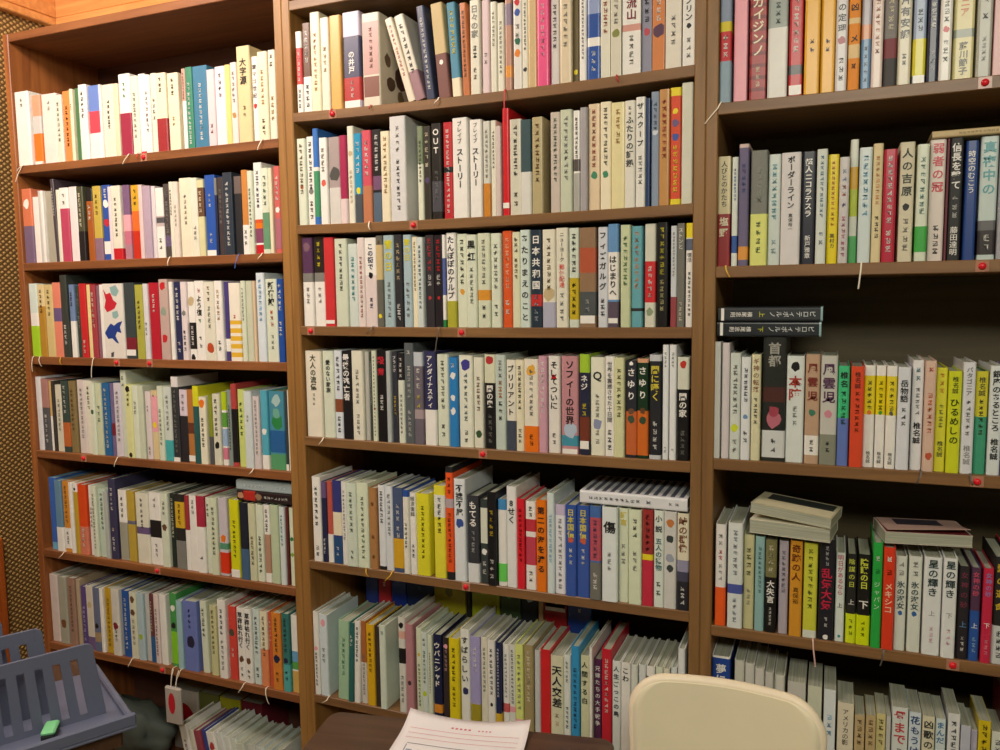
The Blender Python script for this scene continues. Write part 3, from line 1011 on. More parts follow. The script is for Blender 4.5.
'M4': '''
-1181.0 46.2 209.7 0 1 #ece6d4 /#404030 4-46:大人の流儀 /G48-64?4
-1131.8 31.2 210.4 0 1 #dce4d0 /K10-48:愛のない家族
-1099.2 22.3 211.8 0 1 #dce4ec /K6-46?5 #8a5038 55-70 /K74-94?3
-1076.5 26.1 211.2 0 1 #1e1e22 /W3-56:最後の逃亡者
-1047.5 31.5 212.6 0 1 #e6e4d2 /G20-60?6 /G70-95?3
-1014.5 12.0 210.6 0 0 #b8b8b0
-1002.2 7.8 210.7 0 0 #3c443c /S10-60?5
-994.1 13.2 213.2 0 0 #dde4cc /#604040 5-95?9 *#a0303064x.5
-979.4 25.3 215.8 0 1 #1c1c1e /#c82c3c 5-30:殺意 /W48-66?3
-952.6 11.7 213.7 0 0 #b4bcbc
-939.4 14.3 211.6 0 0 #2c2e3c /W4-44:ブラック /#d8b83048-70?3
-923.6 16.8 209.5 0 0 #dfe4d4 #26262a 0-30 /W4-28?3 /G45-90?5
-906.4 24.4 232.7 0 1 #586064 /W5-13?1 /S22-56?4 /S66-94?4
-880.7 24.3 212.4 0 1 #6c6470 #c0c8d00-15 /W16-40?4 /#d8c84844-62?3 #a8989c62-72
-852.5 29.0 215.0 0 1 #2a2c58 /W4-60:アンダイナスティ W62-100 *#d0dc3077x.9 #a03c3091-94
-822.1 28.7 208.5 0 1 #dfe6d2 /#404840 6-60?7 /K74-92?3
-790.8 20.9 202.1 0 1 #3286cc *W20 *W45x.7 *W60 /W4-14?1
-768.6 34.1 206.9 0 1 #e8ead8 *#3c3a9010x.8 /#386070 18-72?7 /K80-96?3
-733.2 22.8 202.8 0 1 #e6e6d4 /#80605020-60?6 *Z85
-706.7 26.1 209.7 0 1 #dde0c4 *#b83a3c6x.8 #1e1e20 30-100 /W32-56:闇の奥 /G62-95?4
-679.3 24.6 209.9 0 1 #c6d4cc /G5-25?3 /#c07838 26-46?3 /K48-70?3
-652.2 22.0 199.2 0 1 #ece8d8 /K5-62:ブリリアント #485060 67-100
-630.0 18.1 199.4 0 1 #ece6c8 /K5-55?7 /K75-92?3
-610.6 33.0 201.9 0 1 #ece6d4 *#e8b04812 /G10-62?7 O72-100 /K80-94?2
-577.3 18.8 208.5 0 1 #d2a2b4 /W5-60?6
-557.2 26.6 208.7 0 1 #ece8e0 /K5-55:そしてついに *R22x.5 /K78-92?3
-527.2 37.2 208.9 0 1 #c89098 /K4-70:ソフィーの世界 *#b8c8dc76x1 #4a98b081-92 W95-100
-486.6 21.5 213.3 0 1 #2c3048 #a8d03c 0-18 /W20-44:ネジ /Y48-62?2 #783c2c 62-86 W86-94
-464.0 30.9 207.2 0 1 #eaead6 /K12-32:Q /G36-62?4 *#8c94b868x.8 /G72-90?2
-432.0 19.9 209.4 0 1 W /K5-66:世界を震撼させた十日間 /K72-95?4
-411.8 21.6 207.4 0 1 #dcdeb0 /#60603010-60?7
-388.0 23.6 201.4 0 1 #1c1e2c *W3x.4 /W6-42:さゆり #c8642c 52-97 *#3a503c 60 *D52x.6
-364.1 23.2 205.6 0 1 #1e3a26 #e0a8800-4 /W6-42:さゆり #d8702c 52-97 *#3a503c 62 *D52x.6
-338.8 24.1 213.8 0 1 #c8ccd0 #181a22 6-96 /#d8c83c 10-44:闇に囁く /W62-92?4
-312.6 11.8 233.9 0 1 #eceff0 /G6-20?3 /G88-94?1
-298.6 13.7 233.9 0 1 #eceff0 /G6-20?3 /G88-94?1
-282.8 23.4 209.8 0 1 #1c1c1e #dde0d0 0-31 *#c83a307x.7 /W34-58:闇の家 /G70-95?3
''',
'M5': '''
-1169.1 24.8 211.7 0 1 W /K10-58?6 /K80-95?2
-1144.0 14.3 200.8 0 0 #282c50 U0-20 /W70-90?3
-1129.3 15.7 202.1 0 0 #c45c50 W65-100
-1113.3 25.7 206.2 0 1 #3a3e80 C38-66 #2c508068-100 /W78-92?3
-1085.9 15.4 205.6 0 0 #e6e6e0 /G10-70?5
-1070.2 29.5 205.0 0 1 #d6e2d2 /Z10-60?6 /K80-92?2
-1040.4 31.9 207.5 0 1 #dce6cc /Z15-90?5
-1006.8 20.5 197.7 0 0 #b07e4c *#70482020x.5 *#70482060x.5 *#70482085x.5
-984.6 18.9 204.3 0 0 #e2e6ea /K6-45?5 K96-100
-965.4 20.1 203.5 0 1 #dce2e8 /G8-60?5
-943.6 28.0 203.2 0 1 #46567a /W18-40?3 /W44-60?2 #d8a82460-95
-913.9 15.7 200.4 0 0 #eceade B0-8 /K38-70?4
-897.9 16.9 194.7 0 0 W /K4-56:経済復興 /K62-80?3
-880.6 33.8 194.5 0 1 #e6e034 /#606010 14-80?12
-834.8 29.3 216.8 0 1 #e8e03c #e6e8e0 10-34 /K12-52?5
-802.6 18.8 262.8 0 1 #f05a1e K0-5 /#701808 8-24?3 #b8a8b0 28-36 /#701808 40-85?6 K93-100
-782.2 28.7 237.1 0 1 #e6ecf0 /K5-36:不撓不屈 *#3c58a043x.8
-750.6 28.3 200.6 0 1 #3c3e44 /W6-36:もてる /S40-66?5 #e4e8ea 78-100
-719.5 19.4 193.8 0 0 #3c4444 #e0e4d4 10-52 *W62 /W72-90?2
-699.8 21.7 213.7 0 1 #1e1e22 /#d8b83018-48?4 /W70-94?4
-676.6 20.2 197.5 0 1 W #4a90c80-12 #70d860 74-95
-654.9 23.6 228.7 0 1 #eceeec /K12-60:8せく
-629.7 17.5 203.6 0 1 #e02634 /#700810 10-70?6
-610.8 24.3 198.9 0 1 W /K5-18?2 #c83a48 20-34 #c8485c40-72 /K78-92?2
-583.8 22.9 205.5 0 1 #ee7c18 /K6-80:第二の海を渡る
-559.4 16.9 222.7 0 1 #d8e6e6 /L20-70?6
-542.1 23.6 198.2 0 1 #eaeaf0 V0-12 /G15-95?8
-517.0 24.5 200.4 0 1 #3658aa /#e0d060 4-36:日本国債 *#d0604038x.6 /W46-66?4
-492.2 28.6 200.5 0 1 #3658aa /#e0d060 4-36:日本国債 *#d0604038x.6 /W46-66?4
-462.2 23.9 202.9 0 1 #4a70b0 #c0566412-58 /#50406814-56?5 #74746c 60-100 /W70-90?3
-435.8 33.3 203.5 0 1 #e8f0f0 /K14-28:傷 /G46-68?4
-401.1 20.0 201.7 0 1 #dfe6cc /#d8c030 3-26:証言 /G36-60?4
-379.6 27.2 201.8 0 1 #e0eacc /K8-30?4 /G42-65?4
-351.1 22.7 204.1 0 1 #a43a38 /#401018 4-44?5 Y46-52 #cc3048 52-100
-327.0 20.4 204.0 0 1 #e2ebe2 /K3-24:小説 /#28686c 28-62:五人の獲物 /K72-90?3
-306.3 25.3 203.9 0 1 #d8d8d4 *#c8804812 *#40484828x.7 *#a0a8b848 *#40484858x.7
-279.6 24.0 202.1 0 1 #e8e2c8 /#805038 3-40:峠の群像 #9a98b448-60 #4a4a6060-70 #2a2a32 70-100 /W74-95?4
''',
'M6': '''
-1181.0 16.2 214.7 0 0 W *P44 /K48-90?6
-1163.0 23.5 210.0 0 1 #dce8ee *P10 /G40-60?3
-1115.6 31.7 202.3 -2 1 #a8ccaa /#60907020-70?4
-1082.1 14.1 203.5 -3 0 #2c6864 /W15-60:トオレ
-1066.3 16.9 208.5 -2 0 W /K6-50?7
-1046.2 16.8 208.7 0 0 #d8d4cc #b06c3c 0-50 /G40-90?4
-1027.7 22.3 204.3 0 0 #e2b222 /#6a4c10 8-60?6
-1003.7 13.7 202.3 0 0 #3c302c
-988.3 17.8 209.9 0 0 #dce8d8 /G5-12?1
-937.2 18.8 234.9 0 0 #dcdcd4 *K8 #e0b0a0 14-22 *K40x1.1 #1e1e1e 32-48 /G60-90?3
-916.8 20.0 223.2 0 0 #c08890 *#503c4065x.6
-891.2 15.8 214.5 0 0 #dce4c8 *#d0b85030x.6 /Z40-90?5
-875.1 15.7 207.1 0 0 #d6e2dc /K5-16?1 /Z20-60?5 *#c4dc2c72
-857.8 11.6 204.6 0 0 Q /G20-70?5
-844.6 22.0 207.4 0 0 #1e2448 /W8-62:ウバニシャド #e09030 82-92
-819.7 16.6 203.6 0 0 #3a3030 *P10 /#e0b0b014-40?4
-801.5 25.5 207.1 0 1 #e8d420 /K10-50?6 /#80701055-80?4
-774.5 23.9 230.3 0 1 #eceee6 /K6-56:すばらしい *#2c306064x.8
-749.0 24.9 217.7 0 1 #aaa4d6 /W10-40?4 #a89a2c74-100
-722.5 17.2 218.8 0 0 I /G10-60?4
-703.8 18.3 217.1 0 0 W /K8-60?6 *K70x.5
-684.0 13.2 215.1 0 0 #242c58 /W6-60?6 #e0b83078-100
-669.2 15.6 210.6 0 0 W /G10-60?6 #d06060 66-76
-652.2 15.5 213.3 0 0 #e2e4dc /#303a50 5-65?6 P68-74
-636.4 19.0 218.4 0 0 #e0ea88 /G10-70?7 P80-95
-615.9 22.4 219.6 0 1 #a8986c /C5-60?7
-592.1 13.9 208.9 0 0 #ccd0d0
-577.9 23.2 214.3 0 1 #d62a2e
-553.3 29.8 205.1 0 1 #dfdec0 /K10-58:天人交差 /A62-80?3
-523.1 15.8 211.2 0 0 #e6ece6 /G6-30?3 /K55-80?4
-505.9 19.0 234.6 0 1 #3a9ad2 /N20-80?6
-485.5 20.0 215.5 0 1 #d8dab4 /K5-52:人間する白
-464.0 6.4 238.0 0 0 W
-456.2 17.5 211.2 0 1 #582a50 /W6-72:兄嫁たちの大手戦争
-437.3 21.8 239.1 0 1 #ce2838 /W8-60?8
-414.1 18.3 216.0 0 1 #e6ecea /K4-58:人生ごっこの島
-394.4 20.3 217.3 0 0 W /K4-20:こわ
-372.8 13.7 216.0 0 0 #e0e4dc
-357.7 15.7 216.5 0 0 #e2e6e4
-340.7 17.7 217.4 0 0 #3a3a3a W0-10
-321.6 15.4 218.2 0 0 Q
-304.9 13.2 218.7 0 0 I
-289.2 12.1 223.5 0 0 #dce6e6
-274.8 14.1 266.7 0 0 #e8ecee
''',
'R1': '''
-208.0 20.9 224.3 0 1 #8a98b0 #d8c83034-42 #c8343c42-66 /W44-64?3 #90a8b866-100
-183.2 25.1 220.8 0 1 #f0a6b4
-154.2 30.1 216.7 0 1 #a83a3c #7a242c 10-13 #7a242c 20-23 #7a242c 30-33 #7a242c 40-43 #7a242c 50-53 #7a242c 60-63 #7a242c 70-73 #7a242c 80-83 #7a242c 90-93 /C14-64:ガイジンノ /C72-90?4
-122.0 34.8 215.7 0 1 #e2e0da #98a29c 12-42 /#404c48 14-40?4
-85.1 23.9 211.6 0 1 #c83038 /W10-64?8 H74-82 W91-99
-58.4 26.1 208.0 0 1 #f2b83a /K52-66?3
-31.1 24.1 204.5 0 1 #f2b83a /K52-66?3
-5.9 19.6 201.5 0 1 #dcd8da /K14-50:あの定理 *#a0303c56 /K70-92?3
14.8 19.4 198.8 0 1 #f0921c /K24-36:凶 #f0d098 37-42 /K50-60:メ #f0d098 60-72 /D74-84?1
36.1 15.9 192.9 0 1 #e0a080 #b8b4c010-42 #7098c0 55-100 /N60-95?3
53.2 18.2 190.5 0 1 #ecdad2 /#c0705020-70?7
72.5 21.2 187.8 0 1 #85807e /C10-50?3 #80343c56-74 #3a3434 74-100
94.7 21.7 184.8 0 1 #dfd8c0 /K6-58:阿片有安調 /K70-82?2
119.1 19.9 181.8 0 1 #a4b4d0 /N30-52?2 #e2da3c58-92 W92-100
140.8 17.3 179.1 0 1 #2c304c /W12-50?6 /#a0a0b070-90?3
159.2 18.7 176.6 0 1 W /G10-46?5 *R52x.6 /G60-84?4
180.4 31.1 173.0 0 1 #e0d69c /#d06a2c 14-40:エニア #98a09452-60 /#403828 64-96:藤川節子
214.8 23.2 169.1 0 1 #b8b8ac /#48443810-30?2 /K36-46?1 /G60-85?5
239.8 20.0 166.0 0 1 #d8a0a0
''',
'R2': '''
-208.9 23.2 208.8 0 1 #e4d8b0 /K4-46:人びとのかたち #a03c40 52-100 /C54-74:塩野
-182.6 10.9 205.9 0 0 #dfe6dc /B10-40?5 #2c58a072-88
-169.6 18.1 228.0 0 1 #6a6284 #d8c0b8 0-3 /#3a4a8015-40?3 #e09a4084-95
-148.4 30.6 214.6 0 1 #7c7e76 /#a0a49814-46?4 #e2e680 55-100 /Z60-90?4
-116.6 22.1 205.7 0 1 #d0dcd6 /#60a0b0 8-60?5 /#90a8b075-92?3
-93.3 34.2 205.9 0 1 #e0dcdc /K3-50:ボーダーライン /K54-70:真保裕一
-57.9 24.1 206.1 0 1 #2a2c3a /W6-58:超人ニコラテスラ /W74-95:新戸雅章
-31.8 17.8 207.7 0 1 #dce4dc /#4080a0 5-60?8 /#607080 70-85?3
-12.9 18.4 197.3 0 1 #ecd61e /#d07818 5-66?9 /K72-86:高村カ
6.7 16.6 190.3 0 1 #d0cccc /#6080a0 10-24?2 /#c0505025-38?2 /#506088 40-50?1 /#c0708055-95?4
24.4 13.1 221.3 0 1 #d8ddd0 #d8a82c22-40 #b8c83c 40-62 #58b068 78-100
39.4 21.2 205.0 0 1 #d6e4e4 /#60a0c0 6-60?7
61.8 16.1 210.2 0 1 #e4d4a4 /#d08850 10-52?7 /K60-80?3
79.0 21.6 198.6 0 1 #bc2440 /W5-66?12 /W70-92?4
104.9 23.7 209.2 0 1 #dcd4b8 /#384038 4-46:人の吉原 *K54x.6 /G62-92?4
132.1 18.6 202.6 0 1 #dfe8d4 /#50807810-60?7 #44b04c 70-92
152.6 24.6 209.8 0 1 #e8dcd4 /#d03a48 2-44:弱者の冠 /K70-95?3
178.3 3.5 209.0 0 0 #6a2838
182.1 21.2 209.9 0 1 #1c1c1e /W4-42:信長を撃て /S46-66?4 /W72-96:藤田達明
206.7 19.4 203.4 0 1 #26468c /W8-44:時空のむこう
229.4 26.6 208.5 0 1 #ccdcd8 /#60a8b0 3-48:真夜中の #6c6c70 68-76 #3a3436 76-96 /W78-94?3
257.8 17.4 202.1 0 1 #a8acb4 /#401c28 4-40?2
''',
'R3': '''
-212.0 13.2 231.0 0 1 #dfe4e0
-196.6 15.0 228.9 0 1 #dcd4d6
-180.3 19.7 209.2 0 1 #d4dcd4 /#606860 10-58?5 *#d4e030 70x.9 /G80-95?2
-159.4 17.6 202.1 0 1 #e4e8ea /#283850 10-44?6 *#6a94c058x.6 /K70-84?2
-140.6 17.4 207.1 0 1 #e2deb8 /#804028 3-36:ギ神の転落 /#505050 40-66?4
-120.0 41.9 240.5 0 1 #2a2e2c /#a8a8a0 4-24:首都 #50302c 40-52 *#c07080 66x.9 *#a84858 60x.6 #d8dcdc 75-97 /K80-94?3
-76.9 32.1 205.0 0 1 #e0e8e4 *K10x.6 /#b03c30 18-42:本陣 /G46-66?4
-42.7 25.4 208.6 0 1 #c4a488 /#80342c 6-44:風雲児 *#40806853x.6 W74-92 /K77-90?3
-16.1 29.4 206.6 0 1 #ccccc4 /#583858 6-44:風雲児 *#d890a053x.6 #8c908072-100 W74-92 /K77-90?3
14.5 19.5 187.9 0 1 #46c888 /K5-22:椎名 /#204838 24-60?6 #667ec4 52-100
36.0 22.7 187.9 0 1 #e25030 /K5-22:椎名誠 /#501c14 24-66?8
59.1 18.3 189.8 0 1 W #ecd81c 10-48 /#505010 14-44?4 *O46x.5 /K84-96:椎名誠
78.5 16.4 189.8 0 1 W #ecd81c 10-48 /#505010 14-44?4 *#48a04046x.5 /K84-96:椎名誠
96.0 17.1 189.8 0 1 W #ecd81c 10-48 /#505010 14-44?4 *H46x.5 /K84-96:椎名誠
114.2 21.0 188.0 0 1 #e0e4ec /K12-34:岳物語 /K38-58?4
138.0 18.3 200.6 0 1 #ececee /#508898 5-20?2 /G24-50?6 /K56-76:椎名誠
157.4 18.1 200.6 0 1 #dcbca8 /#c04030 4-12?1 /#d06030 28-66?5 *#c05030 86x.8
176.6 17.2 188.1 0 1 #e2de38 /#d88828 4-26?3 /#708038 34-58?5 /K70-86:椎名誠
194.9 20.9 182.8 0 1 #d8e02c /K5-22:椎名誠 /#304818 26-72:ひるめしの
216.9 19.9 198.7 0 1 #e4e6ec /#303840 4-30:パタゴニア /G33-66?7 /G74-92:椎名誠
237.8 18.9 182.9 0 1 #3a9c78 #d8d02c 0-44 /K5-24:椎名誠 /#303820 26-62?7
258.6 20.2 193.4 0 1 #e2eaea /K4-60:銀座のあるところ /K66-86:椎名誠
279.8 11.0 191.6 0 1 #8c84b8
''',
'R4': '''
-203.5 20.3 208.3 0 1 #eceae6 /G8-22?3 /#d04048 24-36?2 /G38-56?4 #f0602462-100 #e8d8d4 80-88
-179.0 28.7 214.2 0 1 #dfe6e4 /#808890 6-50?6 #4a58a858-67 /#8890a070-95?5
-149.0 19.8 191.6 0 1 #cecb9c /#505030 12-44?5 /G56-75?4
-127.1 17.7 191.1 0 1 #92bcbc /#40686c 10-60?8
-108.1 21.2 186.5 0 1 #7c7a50 #181818 40-100 /C5-36?5 /W43-68:大失言 /W72-92?6
-82.9 17.3 186.2 0 1 #b6aeba /#605868 10-56?7
-62.5 22.6 189.8 0 1 #dc9a30 /#6a2c14 3-42:奇跡の人 /#50300c 48-66:真保裕
-37.8 25.0 187.7 0 1 #d2d440 /#50581c 5-70?9 #dde4d8 92-100
-9.8 27.3 197.5 0 1 #24242e /S6-26?5 /#c82848 28-70:乱気大気 /W76-88?3 *W97x.4
19.6 16.4 174.1 0 1 #dfe9e4 /#c02c50 2-48:明日があるなら /K56-62:上 *T94x.4
39.0 17.1 173.6 0 1 #1c1c1a /#d8e050 4-38:陰謀の日 /W50-60:上 #d8e814 67-100 /#607010 72-92?4
57.3 23.0 175.2 0 1 #1c1c1a /#d8e050 4-38:陰謀の日 /W50-60:下 #d8e814 67-100 /#607010 72-92?4
82.3 16.8 202.4 0 1 #2cae48 /W10-20?1 /#104820 22-32?1 /#d0f0d0 36-64:ジャパン
100.2 20.0 195.4 0 1 #e44024 /W6-16?1 /#601008 18-30?1 /#f8d0b0 34-64:メキシコ
121.3 18.9 180.0 0 1 #dfe4da /G4-22?3 /#304850 26-56:氷の淑女 *#3868a860x.5
143.0 22.0 181.7 0 1 #dfe4da /G4-22?3 /#304850 26-56:氷の淑女 *#3868a860x.5
167.8 29.0 183.9 0 1 #e8ecec /#283c3c 2-40:星の輝き /G54-60:上 /#e0a8b870-88?4
198.7 22.2 186.0 0 1 #e8ecec /#283c3c 2-40:星の輝き /G54-60:下 /#e0a8b870-88?4
223.6 17.9 173.0 0 1 #221c22 /#803048 4-46:女神の砂 /#6090c058-66:上 /W74-92?4
242.6 16.2 172.7 0 1 #2454a4 #50304c 0-46 /#e0506c 4-46:女神の砂 /W58-66:上 /#90b8e074-92?4
261.4 16.0 174.2 0 1 #cc2c4c /#8090d0 4-46:女神の砂 /W56-64:下 /#f0a0b074-92?4
278.5 22.0 195.6 0 1 #1e1e1e /#d0b030 4-52:愛の運命 #d0d4d4 64-100 /K68-95?4
''',
'R5': '''
-207.8 35.6 194.8 0 0 #24489c W0-2 /W8-30:夢に
-164.0 19.3 190.2 0 0 #d0d0c4
-143.4 18.2 187.3 0 0 #cfd0c8
-123.9 18.0 182.2 0 0 #d4d4cc
-104.6 15.9 177.1 0 0 #ccccc4
-87.4 19.6 172.1 0 0 #d6d6cc
-61.9 33.3 165.5 0 0 #c8c8c0
-24.6 25.4 163.2 0 0 #d2d6c0
4.7 21.4 160.1 0 1 #e4ecee /L30-60?3
30.0 28.3 141.2 0 1 #e4dcc4 /#403028 8-60:アメリカの影
60.4 17.3 121.9 0 0 #c4ae80 /D6-50?5
79.8 17.2 125.7 0 0 #c4ae80 /D6-50?5
98.1 16.2 129.1 0 0 #d8ce90 /D6-50?5
115.4 7.4 127.7 0 0 S
124.9 27.0 147.1 0 1 #dce4e0 /#c84048 4-50:母まで /K54-90?3
153.9 19.9 142.2 0 1 #d8e4ec /#2a4a80 4-60:花もうけ
175.7 19.7 142.5 0 1 #e0dcc0 /K4-60:凶歌の子
197.3 16.2 140.6 0 0 #d8e6e8 /#2a6aa0 4-60:まんだ
217.1 19.3 154.3 0 1 #e6e8e8 /K8-60?5
238.3 15.8 135.2 0 0 #c4c8d8
255.2 10.1 128.5 0 0 #b8b4c8
266.4 19.6 148.7 0 1 #dcc420 /K4-60?4
287.8 18.6 132.2 0 0 #dfe4d8 /K10-60?3
''',
'L7': '''
-1601.8 27.7 199.8 12 0 W /K20-60?5
-1571.5 17.1 190.4 12 0 #e2e0d0
-1551.6 22.1 192.1 12 0 #a04858
-1526.0 15.1 196.6 12 0 #3a4a98
-1508.7 28.5 195.8 12 0 W *#c0404060 *#c0404020
-1476.9 21.5 198.7 12 0 #e4e8e4 *R30
-1454.2 21.4 192.1 12 0 #e4e8e0
-1430.5 21.2 191.4 12 0 #dfe6dc
-1408.1 27.5 185.6 12 0 #d6dccc
-1378.4 27.2 183.5 12 0 #ccd0c8
-1348.5 26.9 184.3 12 0 #d4dcd8
-1318.9 26.6 185.0 12 0 #c8d4d0
-1289.6 26.4 185.8 12 0 #ccd4cc
''',
'M6B': '''
-1132.5 39.9 313.8 0 1 #2a3c8c *#c8d83014x.9 *#2a3c8c14x.45
-1092.3 37.8 313.1 0 1 #c83038 /W3-26?2
-1052.7 44.7 312.8 0 1 #28409c *#a8b8d814x.7 *#28409c14x.4
-1006.2 77.4 311.9 0 1 #1c3468 /#506898 4-24?2
-927.0 89.2 313.1 0 1 #b4ac2c *#58682812x.35 *#70782c22x.3
-836.1 12.2 312.0 0 1 #26262a
-820.8 76.4 317.4 0 1 #b4c02c
-742.8 54.4 314.8 0 1 #48603c *#48c05014x.8 *#26382a14x.5
-686.7 42.9 311.9 0 1 #22282c *#c8dce814x.95 *#22282c14x.6 *#c8dce814x.35
-642.3 12.6 313.7 0 1 #c8a87c
-628.0 58.3 312.1 0 1 #b02c30 =#e8e4e46-25 =#b02c3010-22 *#e8e4e416x.4
-568.1 60.7 316.9 0 1 #2c4898 *#d8606010x.4 /#e8e8f0 14-26?2
''',
'L7B': '''
-1834.5 101.6 190.1 0 1 #c8c4bc *#b0202840
-1728.7 75.8 194.6 0 1 #6a7038 *#b0a03050
-1648.8 73.9 193.9 0 1 #b4b428
-1570.9 75.7 196.5 0 1 #7a2430
''',
}
RIBBONS = [
    ('L1', -2.120, 0.039, 'ribbon_white', -0.03),
    ('L1', -2.103, 0.011, 'ribbon_white', -0.015),
    ('L1', -1.702, 0.020, 'ribbon_white', -0.02),
    ('L1', -1.670, 0.010, 'ribbon_red', 0),
    ('L1', -1.274, 0.019, 'ribbon_white', -0.012),
    ('L2', -1.581, 0.018, 'ribbon_white', -0.005),
    ('L2', -1.358, 0.030, 'ribbon_blue', -0.012),
    ('L2', -1.287, 0.010, 'ribbon_white', -0.012),
    ('L3', -2.135, 0.038, 'ribbon_white', -0.004),
    ('L3', -2.082, 0.023, 'ribbon_white', 0.008),
    ('L3', -1.998, 0.017, 'ribbon_yellow', 0.004),
    ('L3', -1.871, 0.050, 'ribbon_white', -0.01),
    ('L4', -1.804, 0.022, 'ribbon_white', -0.012),
    ('L4', -1.342, 0.010, 'ribbon_white', -0.012),
    ('L5', -2.038, 0.015, 'ribbon_white', -0.02),
    ('L6', -1.796, 0.018, 'ribbon_white', -0.012),
    ('L6', -1.645, 0.049, 'ribbon_white', -0.006),
    ('L6', -1.617, 0.040, 'ribbon_white', -0.02),
    ('L6', -1.402, 0.022, 'ribbon_white', -0.018),
    ('L6', -1.331, 0.035, 'ribbon_white', 0.01),
    ('M1', -1.075, 0.011, 'ribbon_red', 0),
    ('M1', -0.997, 0.004, 'ribbon_red', 0),
    ('M1', -0.799, 0.008, 'ribbon_white', -0.01),
    ('M1', -0.406, 0.010, 'ribbon_red', 0.006),
    ('M1', -0.644, 0.061, 'ribbon_red', 0),
    ('M2', -0.982, 0.014, 'ribbon_white', 0.003),
    ('M3', -0.981, 0.012, 'ribbon_grey', -0.015),
    ('M3', -0.808, 0.049, 'ribbon_grey', -0.01),
    ('M4', -1.127, 0.012, 'ribbon_white', -0.012),
    ('M5', -1.017, 0.015, 'ribbon_yellow', 0.008),
    ('M5', -0.945, 0.020, 'ribbon_yellow', -0.02),
    ('M6', -1.138, 0.013, 'ribbon_white', -0.02),
    ('R1', -0.203, 0.033, 'ribbon_white', -0.03),
    ('R2', -0.191, 0.017, 'ribbon_yellow', 0.008),
    ('R2', 0.047, 0.043, 'ribbon_white', -0.004),
    ('R3', 0.156, 0.018, 'ribbon_grey', -0.008),
    ('R3', 0.233, 0.013, 'ribbon_grey', 0.004),
    ('R4', -0.018, 0.048, 'ribbon_pink', 0.006),
    ('R4', 0.106, 0.027, 'ribbon_grey', -0.006),
]
MARKERS = [
    ('L1', -1.652, 'red marker on the top shelf edge of the left bookcase'),
    ('L3', -1.788, 'red marker near the middle of the third shelf edge, left bookcase'),
    ('L3', -1.670, 'second red marker, right of the other one on the third shelf edge, left bookcase'),
    ('L4', -1.935, 'red marker on the fourth shelf edge of the left bookcase'),
    ('L5', -1.683, 'red marker on the fifth shelf edge of the left bookcase'),
    ('L6', -1.684, 'red marker on the sixth shelf edge of the left bookcase'),
    ('M1', -1.072, 'small red marker on the top shelf edge of the middle bookcase'),
    ('M2', -0.868, 'red marker on the second shelf edge of the middle bookcase'),
    ('M3', -1.153, 'red marker at the left end of the third shelf edge, middle bookcase'),
    ('M3', -0.754, 'red marker near the middle of the third shelf edge, middle bookcase'),
    ('M4', -0.707, 'red marker on the fourth shelf edge of the middle bookcase'),
    ('M5', -0.754, 'red marker on the fifth shelf edge of the middle bookcase'),
    ('R1', 0.229, 'red marker on the top shelf edge of the right bookcase'),
    ('R2', 0.237, 'red marker on the second shelf edge of the right bookcase'),
    ('R3', 0.244, 'red marker on the third shelf edge of the right bookcase'),
    ('R4', 0.219, 'red marker on the fourth shelf edge of the right bookcase'),
]


ORD = ['first', 'second', 'third', 'fourth', 'fifth', 'sixth', 'seventh', 'eighth', 'ninth', 'tenth', 'eleventh', 'twelfth', 'thirteenth',
       'fourteenth', 'fifteenth', 'sixteenth', 'seventeenth', 'eighteenth', 'nineteenth', 'twentieth']
NEUTRAL = ('white', 'cream', 'pale grey', 'pale green', 'grey', 'dark grey', 'pale pink', 'pale blue', 'tan', 'lavender', 'dusty pink', 'dark green', 'black')
CASENAME = {'L': 'left bookcase', 'M': 'middle bookcase', 'R': 'right bookcase'}
ROWNAME = {'1': 'top shelf', '2': 'second shelf', '3': 'third shelf', '4': 'fourth shelf', '5': 'fifth shelf', '6': 'sixth shelf', '7': 'lowest shelf'}

def describe(w, h, sp):
    """candidate phrases, shortest first"""
    base = cname(sp['base'])
    size = 'thick ' if w > .0325 else ('thin ' if w < .0145 else '')
    feats = []
    strips = [q for q in sp['bands'] if q[1] >= .5 and q[2] >= .9 and q[2] - q[1] >= .16]
    tops = [q for q in sp['bands'] if q[1] <= .05 and .1 < q[2] < .6]
    if strips and cname(strips[0][0]) != base:
        feats.append('with %s lower part' % cname(strips[0][0]))
    elif tops and cname(tops[0][0]) != base:
        feats.append('with %s upper part' % cname(tops[0][0]))
    elif sp['dots'] and cname(sp['dots'][0][0]) != base and sp['dots'][0][2] >= .7:
        feats.append('with %s mark' % cname(sp['dots'][0][0]))
    tt = [x for x in sp['text'] if x[1] < .5]
    if tt and cname(tt[0][0]) != base:
        n = tt[0][3] if isinstance(tt[0][3], int) else len(tt[0][3])
        big = (tt[0][2] - tt[0][1]) / n * h > .016 and not isinstance(tt[0][3], int)
        feats.append(('big ' if big else '') + cname(tt[0][0]) + ' title')
    res = ['%s%s book' % (size, base)]
    if feats:
        res.append('%s%s book %s' % (size, base, feats[0] if feats[0].startswith('with') else 'with ' + feats[0]))
    if len(feats) > 1:
        res.append('%s%s book %s, %s' % (size, base, feats[0], feats[1]))
    return base, res

